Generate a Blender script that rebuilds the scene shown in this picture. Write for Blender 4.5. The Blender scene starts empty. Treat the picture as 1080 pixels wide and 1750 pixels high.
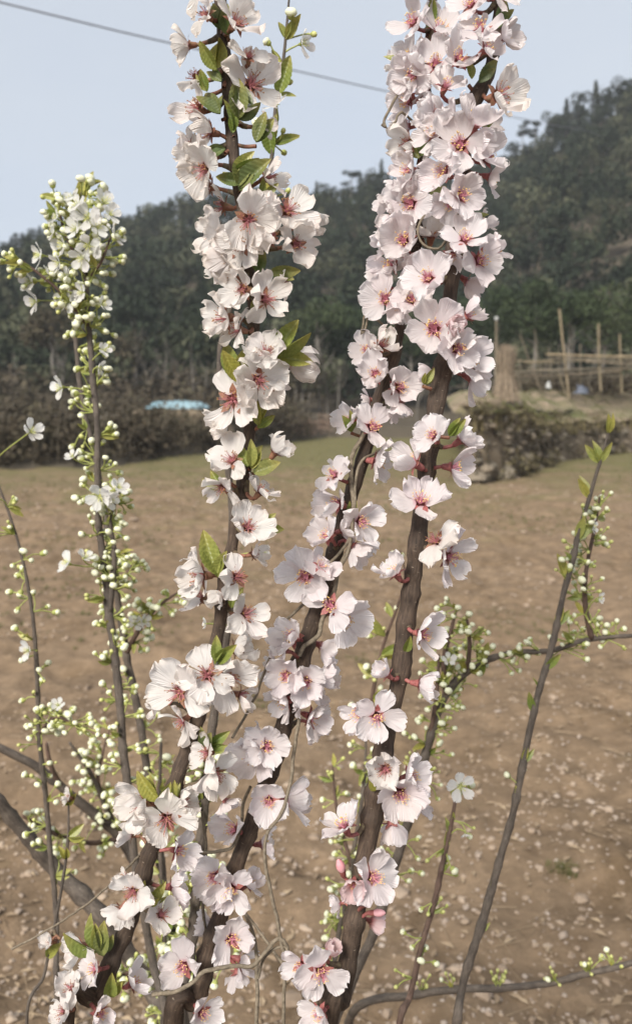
import bpy, math, random
import numpy as np
from mathutils import Vector, Matrix

random.seed(7)
RNG = np.random.default_rng(7)
S = bpy.context.scene
COL = S.collection

# ------------------------------------------------------------------ camera, world, sun, exposure
F = 1456.0                      # focal length in pixels of the 1080 x 1750 photograph
PITCH = math.radians(6.9)
CAM = np.array([0.0, 0.0, 1.5])
FW = np.array([0, math.cos(PITCH), -math.sin(PITCH)])
UP = np.array([0, math.sin(PITCH), math.cos(PITCH)])
RT = np.array([1.0, 0, 0])
cam = bpy.data.cameras.new("camera")
camo = bpy.data.objects.new("camera", cam)
COL.objects.link(camo)
camo.location = CAM
camo.rotation_euler = (math.radians(90) - PITCH, 0, 0)
cam.sensor_fit = 'VERTICAL'
cam.sensor_height = 24.0
cam.lens = F / 1750 * 24.0
cam.clip_start = 0.02
cam.clip_end = 2000
cam.dof.use_dof = True
cam.dof.focus_distance = 0.585
cam.dof.aperture_fstop = 6.6
S.camera = camo

SUN_EL, SUN_AZ = math.radians(38), math.radians(208)     # azimuth clockwise from +Y: behind the camera, to the left
w = bpy.data.worlds.new("World")
S.world = w
w.use_nodes = True
nt = w.node_tree
nt.nodes.clear()
wo = nt.nodes.new('ShaderNodeOutputWorld')
bg = nt.nodes.new('ShaderNodeBackground')
sky = nt.nodes.new('ShaderNodeTexSky')
sky.sky_type = 'NISHITA'
sky.sun_disc = False
sky.sun_elevation = SUN_EL
sky.sun_rotation = SUN_AZ
sky.air_density = 1.0
sky.dust_density = 1.2
sky.ozone_density = 1.5
veil = nt.nodes.new('ShaderNodeMix')
veil.data_type = 'RGBA'
veil.inputs[0].default_value = 0.78
veil.inputs[7].default_value = (5.75, 6.15, 6.7, 1)      # thin even cloud veil
tcw = nt.nodes.new('ShaderNodeTexCoord')                 # thin cloud: soft uneven patches, a little bluer near the horizon
mpw = nt.nodes.new('ShaderNodeMapping')
mpw.inputs['Scale'].default_value = (1.2, 1.2, 4.0)
nzw = nt.nodes.new('ShaderNodeTexNoise')
nzw.inputs['Scale'].default_value = 2.2
nzw.inputs['Detail'].default_value = 5
spw = nt.nodes.new('ShaderNodeSeparateXYZ')
adw = nt.nodes.new('ShaderNodeMath'); adw.operation = 'MULTIPLY_ADD'
adw.inputs[1].default_value = .55
rpw = nt.nodes.new('ShaderNodeValToRGB')
rpw.color_ramp.elements[0].position = .22
rpw.color_ramp.elements[0].color = (5.1, 5.65, 6.6, 1)
rpw.color_ramp.elements[1].position = .75
rpw.color_ramp.elements[1].color = (6.1, 6.45, 6.85, 1)
nt.links.new(tcw.outputs['Generated'], mpw.inputs[0])
nt.links.new(mpw.outputs[0], nzw.inputs[0])
nt.links.new(tcw.outputs['Generated'], spw.inputs[0])
nt.links.new(spw.outputs[2], adw.inputs[2])
nt.links.new(nzw.outputs[0], adw.inputs[0])
nt.links.new(adw.outputs[0], rpw.inputs[0])
nt.links.new(rpw.outputs[0], veil.inputs[7])
nt.links.new(sky.outputs[0], veil.inputs[6])
nt.links.new(veil.outputs[2], bg.inputs[0])
bg.inputs[1].default_value = 0.073
nt.links.new(bg.outputs[0], wo.inputs[0])

sl = bpy.data.lights.new("sun", 'SUN')
sl.energy = 3.5
sl.angle = math.radians(20)
sl.color = (1.0, 0.95, 0.88)
so = bpy.data.objects.new("sun", sl)
COL.objects.link(so)
sd = Vector((math.sin(SUN_AZ) * math.cos(SUN_EL), math.cos(SUN_AZ) * math.cos(SUN_EL), math.sin(SUN_EL)))
so.rotation_euler = (-sd).to_track_quat('-Z', 'Y').to_euler()
so.location = (0, -5, 20)
S.view_settings.view_transform = 'Standard'
S.view_settings.look = 'None'
S.view_settings.exposure = 0.82
S.view_settings.gamma = 1.0
S.view_settings.use_curve_mapping = False
S.cycles.max_bounces = 6
S.cycles.diffuse_bounces = 3
S.cycles.transmission_bounces = 3
S.cycles.volume_bounces = 0
S.cycles.transparent_max_bounces = 6


def P(x, y, d):
    """point at camera depth d seen at pixel x, y of the photograph"""
    return CAM + (FW + RT * ((x - 540) / F) + UP * ((875 - y) / F)) * d


def PY(x, y, Y):
    """the point at horizontal distance Y"""
    v = FW + RT * ((x - 540) / F) + UP * ((875 - y) / F)
    return CAM + v * (Y / v[1])


def PG(x, y, z=0.0):
    v = FW + RT * ((x - 540) / F) + UP * ((875 - y) / F)
    return CAM + v * ((z - CAM[2]) / v[2])


# ------------------------------------------------------------------ noise (vectorised value noise)
def _h(i, j, k, s):
    n = (i * 374761393 + j * 668265263 + k * 2147483647 + s * 1274126177) & 0xFFFFFFFF
    n = ((n ^ (n >> 13)) * 1274126177) & 0xFFFFFFFF
    return ((n ^ (n >> 16)) & 0xFFFF) / 65535.0


def vn(p, s=0):
    p = np.asarray(p, float)
    f = np.floor(p).astype(np.int64)
    t = p - f
    t = t * t * (3 - 2 * t)
    r = 0
    for a in (0, 1):
        for b in (0, 1):
            for c in (0, 1):
                wgt = (t[:, 0] if a else 1 - t[:, 0]) * (t[:, 1] if b else 1 - t[:, 1]) * (t[:, 2] if c else 1 - t[:, 2])
                r = r + wgt * _h(f[:, 0] + a, f[:, 1] + b, f[:, 2] + c, s)
    return r * 2 - 1


def fbm(p, oct=4, s=0):
    r, a = 0, 1.0
    p = np.asarray(p, float)
    for o in range(oct):
        r = r + a * vn(p * 2 ** o, s + o)
        a *= .5
    return r


# ------------------------------------------------------------------ materials
MATS = {}


def base(name):
    m = bpy.data.materials.new(name)
    m.use_nodes = True
    n = m.node_tree
    b = n.nodes['Principled BSDF']
    MATS[name] = m
    return m, n, b


def N(n, t, **kw):
    x = n.nodes.new(t)
    for k, v in kw.items():
        setattr(x, k, v)
    return x


def ramp(n, fac, cols):
    r = N(n, 'ShaderNodeValToRGB')
    els = r.color_ramp.elements
    while len(els) < len(cols):
        els.new(0.5)
    for e, (p, c) in zip(els, cols):
        e.position = p
        e.color = (*c, 1)
    n.links.new(fac, r.inputs[0])
    return r


def noise(n, scale, detail=4, coord='Object', rough=.6, vec=None, stretch=None):
    tc = N(n, 'ShaderNodeTexCoord')
    src = vec or tc.outputs[coord]
    if stretch:
        mp = N(n, 'ShaderNodeMapping')
        mp.inputs['Scale'].default_value = stretch
        n.links.new(src, mp.inputs[0])
        src = mp.outputs[0]
    x = N(n, 'ShaderNodeTexNoise')
    x.inputs['Scale'].default_value = scale
    x.inputs['Detail'].default_value = detail
    x.inputs['Roughness'].default_value = rough
    n.links.new(src, x.inputs[0])
    return x


def bump(n, b, h, strength, dist):
    u = N(n, 'ShaderNodeBump')
    u.inputs['Strength'].default_value = strength
    u.inputs['Distance'].default_value = dist
    n.links.new(h, u.inputs['Height'])
    n.links.new(u.outputs[0], b.inputs['Normal'])
    return u


def mixc(n, fac, a, b, mode='MIX'):
    m = N(n, 'ShaderNodeMix', data_type='RGBA', blend_type=mode)
    for v, i in ((fac, 0), (a, 6), (b, 7)):
        if isinstance(v, (int, float)):
            m.inputs[i].default_value = v
        elif isinstance(v, tuple):
            m.inputs[i].default_value = (*v, 1)
        else:
            n.links.new(v, m.inputs[i])
    return m.outputs[2]


def translucent(n, b, colour, amount):
    tr = N(n, 'ShaderNodeBsdfTranslucent')
    if isinstance(colour, tuple):
        tr.inputs[0].default_value = (*colour, 1)
    else:
        n.links.new(colour, tr.inputs[0])
    mx = N(n, 'ShaderNodeMixShader')
    mx.inputs[0].default_value = amount
    n.links.new(b.outputs[0], mx.inputs[1])
    n.links.new(tr.outputs[0], mx.inputs[2])
    n.links.new(mx.outputs[0], n.nodes['Material Output'].inputs[0])


def petal_mat(name, claw, body, rim, claw_len=.34, sc=0.016):
    """pigment by place on the petal: local y runs from the claw (0) to the tip (1)"""
    m, n, b = base(name)
    tc = N(n, 'ShaderNodeTexCoord')
    sp = N(n, 'ShaderNodeSeparateXYZ')
    n.links.new(tc.outputs['Object'], sp.inputs[0])
    nz = noise(n, 6, 3)
    ad = N(n, 'ShaderNodeMath', operation='MULTIPLY_ADD')
    n.links.new(nz.outputs[0], ad.inputs[0])
    ad.inputs[1].default_value = .16
    n.links.new(sp.outputs[1], ad.inputs[2])
    r = ramp(n, ad.outputs[0], [(.02, claw), (claw_len, body), (.8, body), (1.1, rim)])
    # fine veins running out from the claw
    at = N(n, 'ShaderNodeMath', operation='ARCTAN2')
    n.links.new(sp.outputs[0], at.inputs[0])
    n.links.new(sp.outputs[1], at.inputs[1])
    cb = N(n, 'ShaderNodeCombineXYZ')
    n.links.new(at.outputs[0], cb.inputs[0])
    vv = noise(n, 14, 2, vec=cb.outputs[0])
    vr = ramp(n, vv.outputs[0], [(.33, (.95, .915, .92)), (.55, (1, 1, 1))])
    c = mixc(n, .55, r.outputs[0], vr.outputs[0], 'MULTIPLY')
    oi = N(n, 'ShaderNodeObjectInfo')
    vr2 = ramp(n, oi.outputs['Random'], [(0, (.96, .93, .91)), (.5, (1, 1, 1)), (1, (1, .96, .965))])
    c = mixc(n, 1.0, c, vr2.outputs[0], 'MULTIPLY')
    # small tan bruises
    bz = noise(n, 5.5, 5, rough=.7)
    br = ramp(n, bz.outputs[0], [(.66, (0, 0, 0)), (.74, (1, 1, 1))])
    c = mixc(n, mixc(n, 1.0, br.outputs[0], (.35, .35, .35), 'MULTIPLY'), c, (.62, .47, .33))
    n.links.new(c, b.inputs['Base Color'])
    b.inputs['Roughness'].default_value = .55
    b.inputs['Specular IOR Level'].default_value = .25
    bump(n, b, vv.outputs[0], .5, .03)
    translucent(n, b, c, .46)


petal_mat('petal_pink', (.75, .36, .43), (.90, .845, .845), (.92, .885, .882), .22)
petal_mat('petal_cream', (.70, .40, .38), (.91, .88, .84), (.89, .83, .765), .20)
petal_mat('petal_fresh', (.74, .26, .24), (.83, .64, .64), (.85, .72, .72), .45)
petal_mat('petal_white', (.72, .76, .50), (.90, .905, .875), (.90, .905, .88), .15)


def simple(name, cols, scale=40, rough=.6, tl=0, bmp=0, stretch=None, coord='Object', rand=False, spec=.3, bd=.002):
    m, n, b = base(name)
    nz = noise(n, scale, 5, coord=coord, stretch=stretch)
    k = len(cols)
    r = ramp(n, nz.outputs[0], [(.32 + .36 * i / max(1, k - 1), c) for i, c in enumerate(cols)])
    c = r.outputs[0]
    if rand:
        oi = N(n, 'ShaderNodeObjectInfo')
        vr = ramp(n, oi.outputs['Random'], [(0, (.72, .74, .7)), (1, (1.15, 1.1, 1.0))])
        c = mixc(n, 1.0, c, vr.outputs[0], 'MULTIPLY')
    n.links.new(c, b.inputs['Base Color'])
    b.inputs['Roughness'].default_value = rough
    b.inputs['Specular IOR Level'].default_value = spec
    if bmp:
        bump(n, b, nz.outputs[0], bmp, bd)
    if tl:
        translucent(n, b, c, tl)
    return m


simple('filament', [(.54, .17, .24), (.72, .38, .43)], 300)
simple('filament_old', [(.36, .11, .13), (.54, .25, .25)], 300)
simple('filament_green', [(.55, .58, .25), (.65, .66, .35)], 300)
simple('anther', [(.70, .42, .12), (.85, .66, .28)], 200)
simple('anther_old', [(.22, .10, .05), (.50, .28, .10)], 200)
simple('anther_yellow', [(.68, .60, .12), (.80, .72, .25)], 200)
simple('calyx_red', [(.17, .05, .042), (.32, .105, .10), (.27, .13, .085)], 250, .5, .1, .3)
simple('calyx_brown', [(.14, .06, .038), (.26, .115, .075), (.20, .14, .07)], 250, .5, .1, .3)
simple('calyx_green', [(.26, .30, .07), (.42, .43, .14)], 200, .5, .15)
simple('bud_white', [(.68, .68, .42), (.84, .84, .68)], 160, .5, .2)
simple('bud_green', [(.42, .43, .12), (.64, .62, .28)], 160, .5, .15)
simple('bud_pink', [(.75, .30, .33), (.80, .48, .50)], 160, .5, .2)
simple('spur_bark', [(.05, .035, .022), (.12, .085, .055), (.16, .14, .07)], 400, .7, 0, .5)
simple('withered', [(.55, .36, .2), (.72, .55, .38)], 300, .8, .2, .4)


def leaf_mat(name, dark, lite, edge):
    m, n, b = base(name)
    nz = noise(n, 9, 4)
    r = ramp(n, nz.outputs[0], [(.3, dark), (.62, lite), (.78, edge)])
    oi = N(n, 'ShaderNodeObjectInfo')
    vr = ramp(n, oi.outputs['Random'], [(0, (.6, .75, .6)), (.6, (1, 1, 1)), (1, (1.25, 1.1, .9))])
    c = mixc(n, 1.0, r.outputs[0], vr.outputs[0], 'MULTIPLY')
    tc = N(n, 'ShaderNodeTexCoord')
    sp = N(n, 'ShaderNodeSeparateXYZ')
    n.links.new(tc.outputs['Object'], sp.inputs[0])
    tr_ = ramp(n, sp.outputs[1], [(.55, (0, 0, 0)), (1.0, (.7, .7, .7))])     # paler, faintly rusty tips
    c = mixc(n, tr_.outputs[0], c, (.36, .30, .09))
    wv = N(n, 'ShaderNodeTexWave')                                        # side veins
    wv.bands_direction = 'Y'
    wv.inputs['Scale'].default_value = 3.6
    ab = N(n, 'ShaderNodeVectorMath', operation='ABSOLUTE')
    n.links.new(tc.outputs['Object'], ab.inputs[0])
    mp_ = N(n, 'ShaderNodeMapping')
    mp_.inputs['Rotation'].default_value = (0, 0, .6)
    n.links.new(ab.outputs[0], mp_.inputs[0])
    n.links.new(mp_.outputs[0], wv.inputs[0])
    wr = ramp(n, wv.outputs[0], [(.05, (.95, .95, .94)), (.4, (1.0, 1.0, 1.0))])
    c = mixc(n, 1.0, c, wr.outputs[0], 'MULTIPLY')
    n.links.new(c, b.inputs['Base Color'])
    b.inputs['Roughness'].default_value = .42
    bump(n, b, wv.outputs[0], .1, .006)
    translucent(n, b, c, .3)


leaf_mat('leaf_young', (.16, .18, .04), (.28, .295, .075), (.40, .38, .13))
leaf_mat('leaf_dark', (.10, .125, .04), (.17, .20, .07), (.23, .24, .095))
leaf_mat('leaf_plum', (.20, .22, .05), (.34, .34, .09), (.46, .36, .12))


def bark_mat(name, dark, mid, lite, lent):
    m, n, b = base(name)
    tc = N(n, 'ShaderNodeTexCoord')
    at = N(n, 'ShaderNodeUVMap')          # u round the stem, v along it in metres*40
    fine = noise(n, 1, 6, vec=at.outputs[0], stretch=(22, 2.2, 1), rough=.78)
    big = noise(n, 55, 4, vec=tc.outputs['Object'])
    r = ramp(n, fine.outputs[0], [(.30, dark), (.5, mid), (.72, lite)])
    r2 = ramp(n, big.outputs[0], [(.3, (.6, .57, .55)), (.65, (1.15, 1.1, 1.05))])
    c = mixc(n, 1.0, r.outputs[0], r2.outputs[0], 'MULTIPLY')
    lz = noise(n, 1, 2, vec=at.outputs[0], stretch=(8, 20, 1))
    lr = ramp(n, lz.outputs[0], [(.67, (0, 0, 0)), (.73, (1, 1, 1))])
    c = mixc(n, lr.outputs[0], c, lent)
    n.links.new(c, b.inputs['Base Color'])
    b.inputs['Roughness'].default_value = .7
    b.inputs['Specular IOR Level'].default_value = .35
    hh = mixc(n, .3, fine.outputs[0], big.outputs[0])
    bump(n, b, hh, .9, .0016)


bark_mat('bark_cherry', (.022, .015, .011), (.066, .046, .033), (.130, .094, .066), (.24, .19, .14))
bark_mat('bark_plum', (.048, .039, .032), (.098, .082, .068), (.17, .145, .12), (.28, .25, .22))
bark_mat('bark_twig', (.060, .036, .028), (.115, .075, .058), (.19, .14, .11), (.26, .21, .17))
simple('vine_bark', [(.10, .08, .055), (.22, .18, .13)], 300, .8, 0, .5)
simple('bamboo', [(.19, .155, .10), (.29, .235, .165)], 4, .7, rand=True)
simple('old_wood', [(.11, .09, .07), (.21, .18, .14)], 6, .8, rand=True)
simple('straw', [(.14, .108, .075), (.30, .235, .168)], 12, .85)
simple('plastic_blue', [(.15, .25, .29), (.23, .33, .37)], .8, .5)
simple('rag_blue', [(.06, .07, .10), (.12, .135, .165)], 4, .6)
simple('white_paint', [(.34, .34, .33), (.48, .48, .46)], 4, .6)
simple('cable', [(.13, .13, .145), (.18, .18, .20)], 4, .6)
simple('stone_a', [(.10, .084, .065), (.19, .16, .128), (.29, .25, .205)], 5, .9, 0, .8, rand=True, bd=.03)
simple('earth_bank', [(.055, .042, .028), (.13, .10, .068), (.20, .16, .11)], 2.2, .95, 0, .8, bd=.05)
simple('clod_earth', [(.19, .14, .098), (.29, .22, .16), (.36, .285, .215)], 9, .95)
simple('pebble_pale', [(.24, .185, .14), (.38, .315, .26)], 14, .8)
simple('litter', [(.16, .11, .07), (.38, .29, .19)], 9, .8, .1)
simple('grass_blade', [(.085, .095, .035), (.17, .165, .065)], 3, .7, .2)
simple('grass_dry', [(.22, .18, .09), (.32, .27, .15)], 3, .8, .2)


def foliage_mat(name, a, b_, c_, wscale=.12, tinted=False):
    m, n, b = base(name)
    g = N(n, 'ShaderNodeNewGeometry')
    nz = noise(n, wscale, 3, vec=g.outputs['Position'])
    fac = nz.outputs[0]
    if tinted:
        at = N(n, 'ShaderNodeAttribute', attribute_name='species_tint')
        mm = N(n, 'ShaderNodeMix')
        mm.inputs[0].default_value = .7
        n.links.new(fac, mm.inputs[2])
        n.links.new(at.outputs['Fac'], mm.inputs[3])
        fac = mm.outputs[0]
    r = ramp(n, fac, [(.12 if tinted else .32, a), (.45, b_), (.68, c_), (.82, tuple(v_ * 1.45 for v_ in c_))] if tinted else [(.32, a), (.5, b_), (.68, c_)])
    vr = ramp(n, g.outputs['Random Per Island'], [(0, (.74, .76, .74)), (1, (1.25, 1.22, 1.2))])
    c = mixc(n, 1.0, r.outputs[0], vr.outputs[0], 'MULTIPLY')
    n.links.new(c, b.inputs['Base Color'])
    b.inputs['Roughness'].default_value = .75
    b.inputs['Specular IOR Level'].default_value = .15
    translucent(n, b, c, .15)


foliage_mat('forest_leaves', (.017, .025, .015), (.031, .041, .024), (.060, .064, .038), .16, True)
foliage_mat('ridge_leaves', (.022, .029, .021), (.032, .040, .027), (.046, .052, .034), .2)
foliage_mat('green_leaves', (.030, .044, .021), (.044, .060, .028), (.062, .078, .036), .3)
foliage_mat('brush_leaves', (.042, .034, .024), (.070, .056, .038), (.090, .080, .050), .5)
foliage_mat('bank_green', (.075, .060, .036), (.115, .098, .055), (.17, .145, .080), 1.6)
foliage_mat('dry_brush', (.16, .11, .08), (.22, .155, .12), (.26, .20, .15), .5)
simple('forest_floor', [(.055, .045, .032), (.10, .082, .058)], .4, .95)
simple('trunk_bark', [(.10, .09, .075), (.2, .18, .155)], 3, .9)


def ground_mat():
    m, n, b = base('field_soil')
    g = N(n, 'ShaderNodeNewGeometry')
    pos = g.outputs['Position']
    a = noise(n, .55, 6, vec=pos, rough=.65)
    r = ramp(n, a.outputs[0], [(.30, (.183, .131, .084)), (.5, (.200, .144, .094)), (.7, (.232, .170, .114))])
    f = noise(n, 9, 8, vec=pos, rough=.75)
    fr = ramp(n, f.outputs[0], [(.30, (.66, .64, .62)), (.5, (.95, .94, .92)), (.68, (1.3, 1.28, 1.25))])
    c = mixc(n, 1.0, r.outputs[0], fr.outputs[0], 'MULTIPLY')
    f2 = noise(n, 2.3, 5, vec=pos, rough=.7, stretch=(1, .6, 1))
    f2r = ramp(n, f2.outputs[0], [(.34, (.66, .63, .58)), (.47, (1.04, 1.03, 1.03))])  # shade of pits between clods, put into the soil colour as dark spots
    c = mixc(n, .8, c, f2r.outputs[0], 'MULTIPLY')
    # thin green growth: patches in the field, thickening towards its far edge
    sp = N(n, 'ShaderNodeSeparateXYZ')
    n.links.new(pos, sp.inputs[0])
    mr = N(n, 'ShaderNodeMapRange')
    mr.inputs['From Min'].default_value = 8
    mr.inputs['From Max'].default_value = 30
    mr.inputs['To Min'].default_value = -.06
    mr.inputs['To Max'].default_value = .40
    n.links.new(sp.outputs[1], mr.inputs[0])
    gn = noise(n, .9, 6, vec=pos, rough=.75)
    ad = N(n, 'ShaderNodeMath', operation='ADD')
    n.links.new(gn.outputs[0], ad.inputs[0])
    n.links.new(mr.outputs[0], ad.inputs[1])
    gr = ramp(n, ad.outputs[0], [(.52, (0, 0, 0)), (.80, (.85, .85, .85))])
    c = mixc(n, gr.outputs[0], c, (.125, .118, .050))
    n.links.new(c, b.inputs['Base Color'])
    b.inputs['Roughness'].default_value = .95
    b.inputs['Specular IOR Level'].default_value = .1
    bump(n, b, f.outputs[0], .8, .03)


ground_mat()
simple('terrace_soil', [(.12, .13, .05), (.20, .16, .10), (.28, .21, .15)], .9, .95, 0, .5, bd=.05)


# ------------------------------------------------------------------ mesh helpers
def mk(name, V, faces, mats, smooth=True, uv=None):
    """faces: list of (array n x k, material index)"""
    me = bpy.data.meshes.new(name)
    V = np.asarray(V, dtype=np.float32)
    me.vertices.add(len(V))
    me.vertices.foreach_set('co', V.ravel())
    faces = [(np.asarray(f, dtype=np.int32), m) for f, m in faces if len(f)]
    loops = np.concatenate([f.ravel() for f, m in faces])
    tot = np.concatenate([np.full(len(f), f.shape[1], np.int32) for f, m in faces])
    mi = np.concatenate([np.full(len(f), m, np.int32) for f, m in faces])
    me.loops.add(len(loops))
    me.loops.foreach_set('vertex_index', loops)
    me.polygons.add(len(tot))
    st = np.concatenate([[0], np.cumsum(tot)[:-1]]).astype(np.int32)
    me.polygons.foreach_set('loop_start', st)
    me.polygons.foreach_set('loop_total', tot)
    for x in mats:
        me.materials.append(MATS[x])
    me.polygons.foreach_set('material_index', mi)
    me.polygons.foreach_set('use_smooth', np.full(len(tot), smooth))
    if uv is not None:
        l = me.uv_layers.new(name='UVMap')
        l.data.foreach_set('uv', np.asarray(uv, np.float32).ravel())
    me.update(calc_edges=True)
    me.validate()
    return me


class MB:
    def __init__(s):
        s.v, s.f, s.n = [], {}, 0

    def add(s, V, Fc, mat=0):
        V = np.asarray(V, float)
        Fc = np.asarray(Fc, int)
        s.f.setdefault((Fc.shape[1], mat), []).append(Fc + s.n)
        s.v.append(V)
        s.n += len(V)

    def mesh(s, name, mats, smooth=True):
        return mk(name, np.concatenate(s.v), [(np.concatenate(a), k[1]) for k, a in s.f.items()], mats, smooth)


def obj(name, me, parent=None, mat=None, loc=None):
    o = bpy.data.objects.new(name, me)
    COL.objects.link(o)
    if parent is not None:
        o.parent = parent
    if mat is not None:
        o.matrix_basis = mat
    elif loc is not None:
        o.location = loc
    return o


def tag(o, label=None, cat=None, group=None, kind=None):
    if label: o['label'] = label
    if cat: o['category'] = cat
    if group: o['group'] = group
    if kind: o['kind'] = kind
    return o


def thing(name, label, cat, loc, group=None):
    return tag(obj(name, None, loc=Vector(loc)), label, cat, group)


def spline(pts, step):
    """Catmull-Rom through rows of any width, resampled at about `step` of length (first three columns)"""
    p = np.asarray(pts, float)
    p = np.vstack([2 * p[0] - p[1], p, 2 * p[-1] - p[-2]])
    out = []
    for i in range(1, len(p) - 2):
        L = np.linalg.norm(p[i + 1, :3] - p[i, :3])
        k = max(2, int(L / step))
        t = np.linspace(0, 1, k, endpoint=False)[:, None]
        a, b, c, d = p[i - 1], p[i], p[i + 1], p[i + 2]
        out.append(.5 * ((2 * b) + (-a + c) * t + (2 * a - 5 * b + 4 * c - d) * t ** 2 + (-a + 3 * b - 3 * c + d) * t ** 3))
    out.append(p[-2:-1])
    return np.vstack(out)


def tube(pts, rad, sides=8, cap=True, rough=0.0, seed=0):
    """returns V, quads, uv per loop"""
    pts = np.asarray(pts, float)
    n = len(pts)
    rad = np.broadcast_to(np.asarray(rad, float), (n,))
    T = np.gradient(pts, axis=0)
    T /= np.linalg.norm(T, axis=1)[:, None] + 1e-12
    a = np.array([0, 0, 1.0]) if abs(T[0][2]) < .9 else np.array([1.0, 0, 0])
    u = np.cross(T[0], a); u /= np.linalg.norm(u)
    U = np.zeros_like(pts)
    for i in range(n):
        u = u - T[i] * np.dot(u, T[i])
        u /= np.linalg.norm(u) + 1e-12
        U[i] = u
    W = np.cross(T, U)
    th = np.linspace(0, 2 * math.pi, sides, endpoint=False)
    s = np.concatenate([[0], np.cumsum(np.linalg.norm(np.diff(pts, axis=0), axis=1))])
    R = rad[:, None] * np.ones((1, sides))
    if rough:
        q = np.stack([np.repeat(np.cos(th)[None], n, 0) * 1.6, np.repeat(np.sin(th)[None], n, 0) * 1.6,
                      np.repeat(s[:, None], sides, 1) * 45], -1).reshape(-1, 3)
        R = R * (1 + rough * fbm(q, 3, seed).reshape(n, sides))
    V = pts[:, None] + R[..., None] * (np.cos(th)[None, :, None] * U[:, None] + np.sin(th)[None, :, None] * W[:, None])
    V = V.reshape(-1, 3)
    i = np.arange(n - 1)[:, None] * sides
    j = np.arange(sides)[None]
    j2 = (j + 1) % sides
    Q = np.stack([i + j, i + j2, i + sides + j2, i + sides + j], -1).reshape(-1, 4)
    uu = np.arange(sides + 1) / sides
    uvq = np.zeros((n - 1, sides, 4, 2))
    vv = s * 40
    uvq[:, :, 0, 0] = uvq[:, :, 3, 0] = uu[:-1]
    uvq[:, :, 1, 0] = uvq[:, :, 2, 0] = uu[1:]
    uvq[:, :, 0, 1] = uvq[:, :, 1, 1] = vv[:-1, None]
    uvq[:, :, 2, 1] = uvq[:, :, 3, 1] = vv[1:, None]
    return V, Q, uvq.reshape(-1, 2)


def stem_obj(name, pts, rad, mat, parent, basep, sides=14, rough=.10, seed=0):
    V, Q, uv = tube(pts, rad, sides, rough=rough, seed=seed)
    # close both ends
    n = len(pts)
    c0, c1 = len(V), len(V) + 1
    V = np.vstack([V, pts[0], pts[-1] + (pts[-1] - pts[-2]) * .5]) - basep
    j = np.arange(sides)
    t0 = np.stack([np.full(sides, c0), (j + 1) % sides, j], -1)
    t1 = np.stack([np.full(sides, c1), (n - 1) * sides + j, (n - 1) * sides + (j + 1) % sides], -1)
    uv = np.vstack([uv, np.zeros((sides * 6, 2))])
    return obj(name, mk(name, V, [(Q, 0), (np.vstack([t0, t1]), 0)], [mat], uv=uv), parent)


# ------------------------------------------------------------------ blossom pieces
def petal_mesh(kind, rng, mat):
    """unit petal: claw at the origin, length 1 along +Y, inner face towards +Z"""
    nu, nt_ = 13, 12
    u = np.linspace(-1, 1, nu)
    t = np.linspace(0, 1, nt_)
    Ug, Tg = np.meshgrid(u, t)
    a1, a2, a3, a4 = rng.uniform(-1, 1, 4)
    W = rng.uniform(.34, .39) if kind == 'round' else rng.uniform(.40, .51)
    wid = W * np.clip(Tg, 0, 1) ** (.85 if kind == 'round' else .62) * np.sqrt(np.clip(1.04 - Tg ** 3.4, 0, 1)) * 1.25 + .05
    amp = {'open': 1.2, 'cup': .7, 'old': 1.6, 'round': .4}[kind]
    # tip profile: rounded, shallow notch, irregular bites
    end = 1 - .10 * np.abs(Ug) ** 2.2 - (.09 + .06 * a1) * np.exp(-(Ug * 5 + a2) ** 2)
    end = end + .05 * np.sin(Ug * (6 + 2 * a3) + a4 * 3) * min(1, amp) + .010 * np.sin(Ug * 14 + a1 * 9) * min(1, amp)
    y = Tg * end
    x = Ug * wid * (1 + .035 * np.sin(Tg * 19 + a3 * 5) * np.abs(Ug))
    x = x + .06 * a4 * Tg ** 2
    amp = {'open': 1.2, 'cup': .7, 'old': 1.6, 'round': .4}[kind]
    z = .17 * amp * (Ug ** 2) * Tg                                    # trough
    z = z + .05 * amp * np.sin(Ug * 3.2 + a1 * 3) * Tg ** 1.5 + .035 * amp * np.sin(Ug * 7 + Tg * 5 + a2 * 4) * Tg ** 2
    z = z + .03 * amp * np.sin(Tg * 7 + a3 * 5) * Tg
    bend = {'open': rng.uniform(-.14, .30), 'cup': .34, 'old': rng.uniform(-.35, .45), 'round': .20}[kind]
    z = z + bend * Tg ** 2 - .03 * Tg
    if kind == 'old':
        z = z + .10 * np.sin(Ug * 4 + a4 * 4) * Tg ** 3
        y = y * (1 - .06 * Tg * (1 + a2))
    V = np.stack([x, y, z], -1).reshape(-1, 3)
    i, j = np.meshgrid(np.arange(nt_ - 1), np.arange(nu - 1), indexing='ij')
    k = i * nu + j
    Q = np.stack([k, k + 1, k + nu + 1, k + nu], -1).reshape(-1, 4)
    return mk('petal', V, [(Q, 0)], [mat])


prng = np.random.default_rng(3)
PETALS = {}
for kd, mt, cnt in (('open', 'petal_pink', 18), ('cup', 'petal_fresh', 8), ('old', 'petal_cream', 16), ('open', 'petal_cream', 14),
                    ('cup', 'petal_pink', 10), ('round', 'petal_white', 8)):
    PETALS[(kd, mt)] = [petal_mesh(kd, prng, mt) for _ in range(cnt)]

OCT_V = np.array([[1, 0, 0], [-1, 0, 0], [0, 1, 0], [0, -1, 0], [0, 0, 1], [0, 0, -1]], float)
OCT_F = np.array([[0, 2, 4], [2, 1, 4], [1, 3, 4], [3, 0, 4], [2, 0, 5], [1, 2, 5], [3, 1, 5], [0, 3, 5]])


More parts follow.
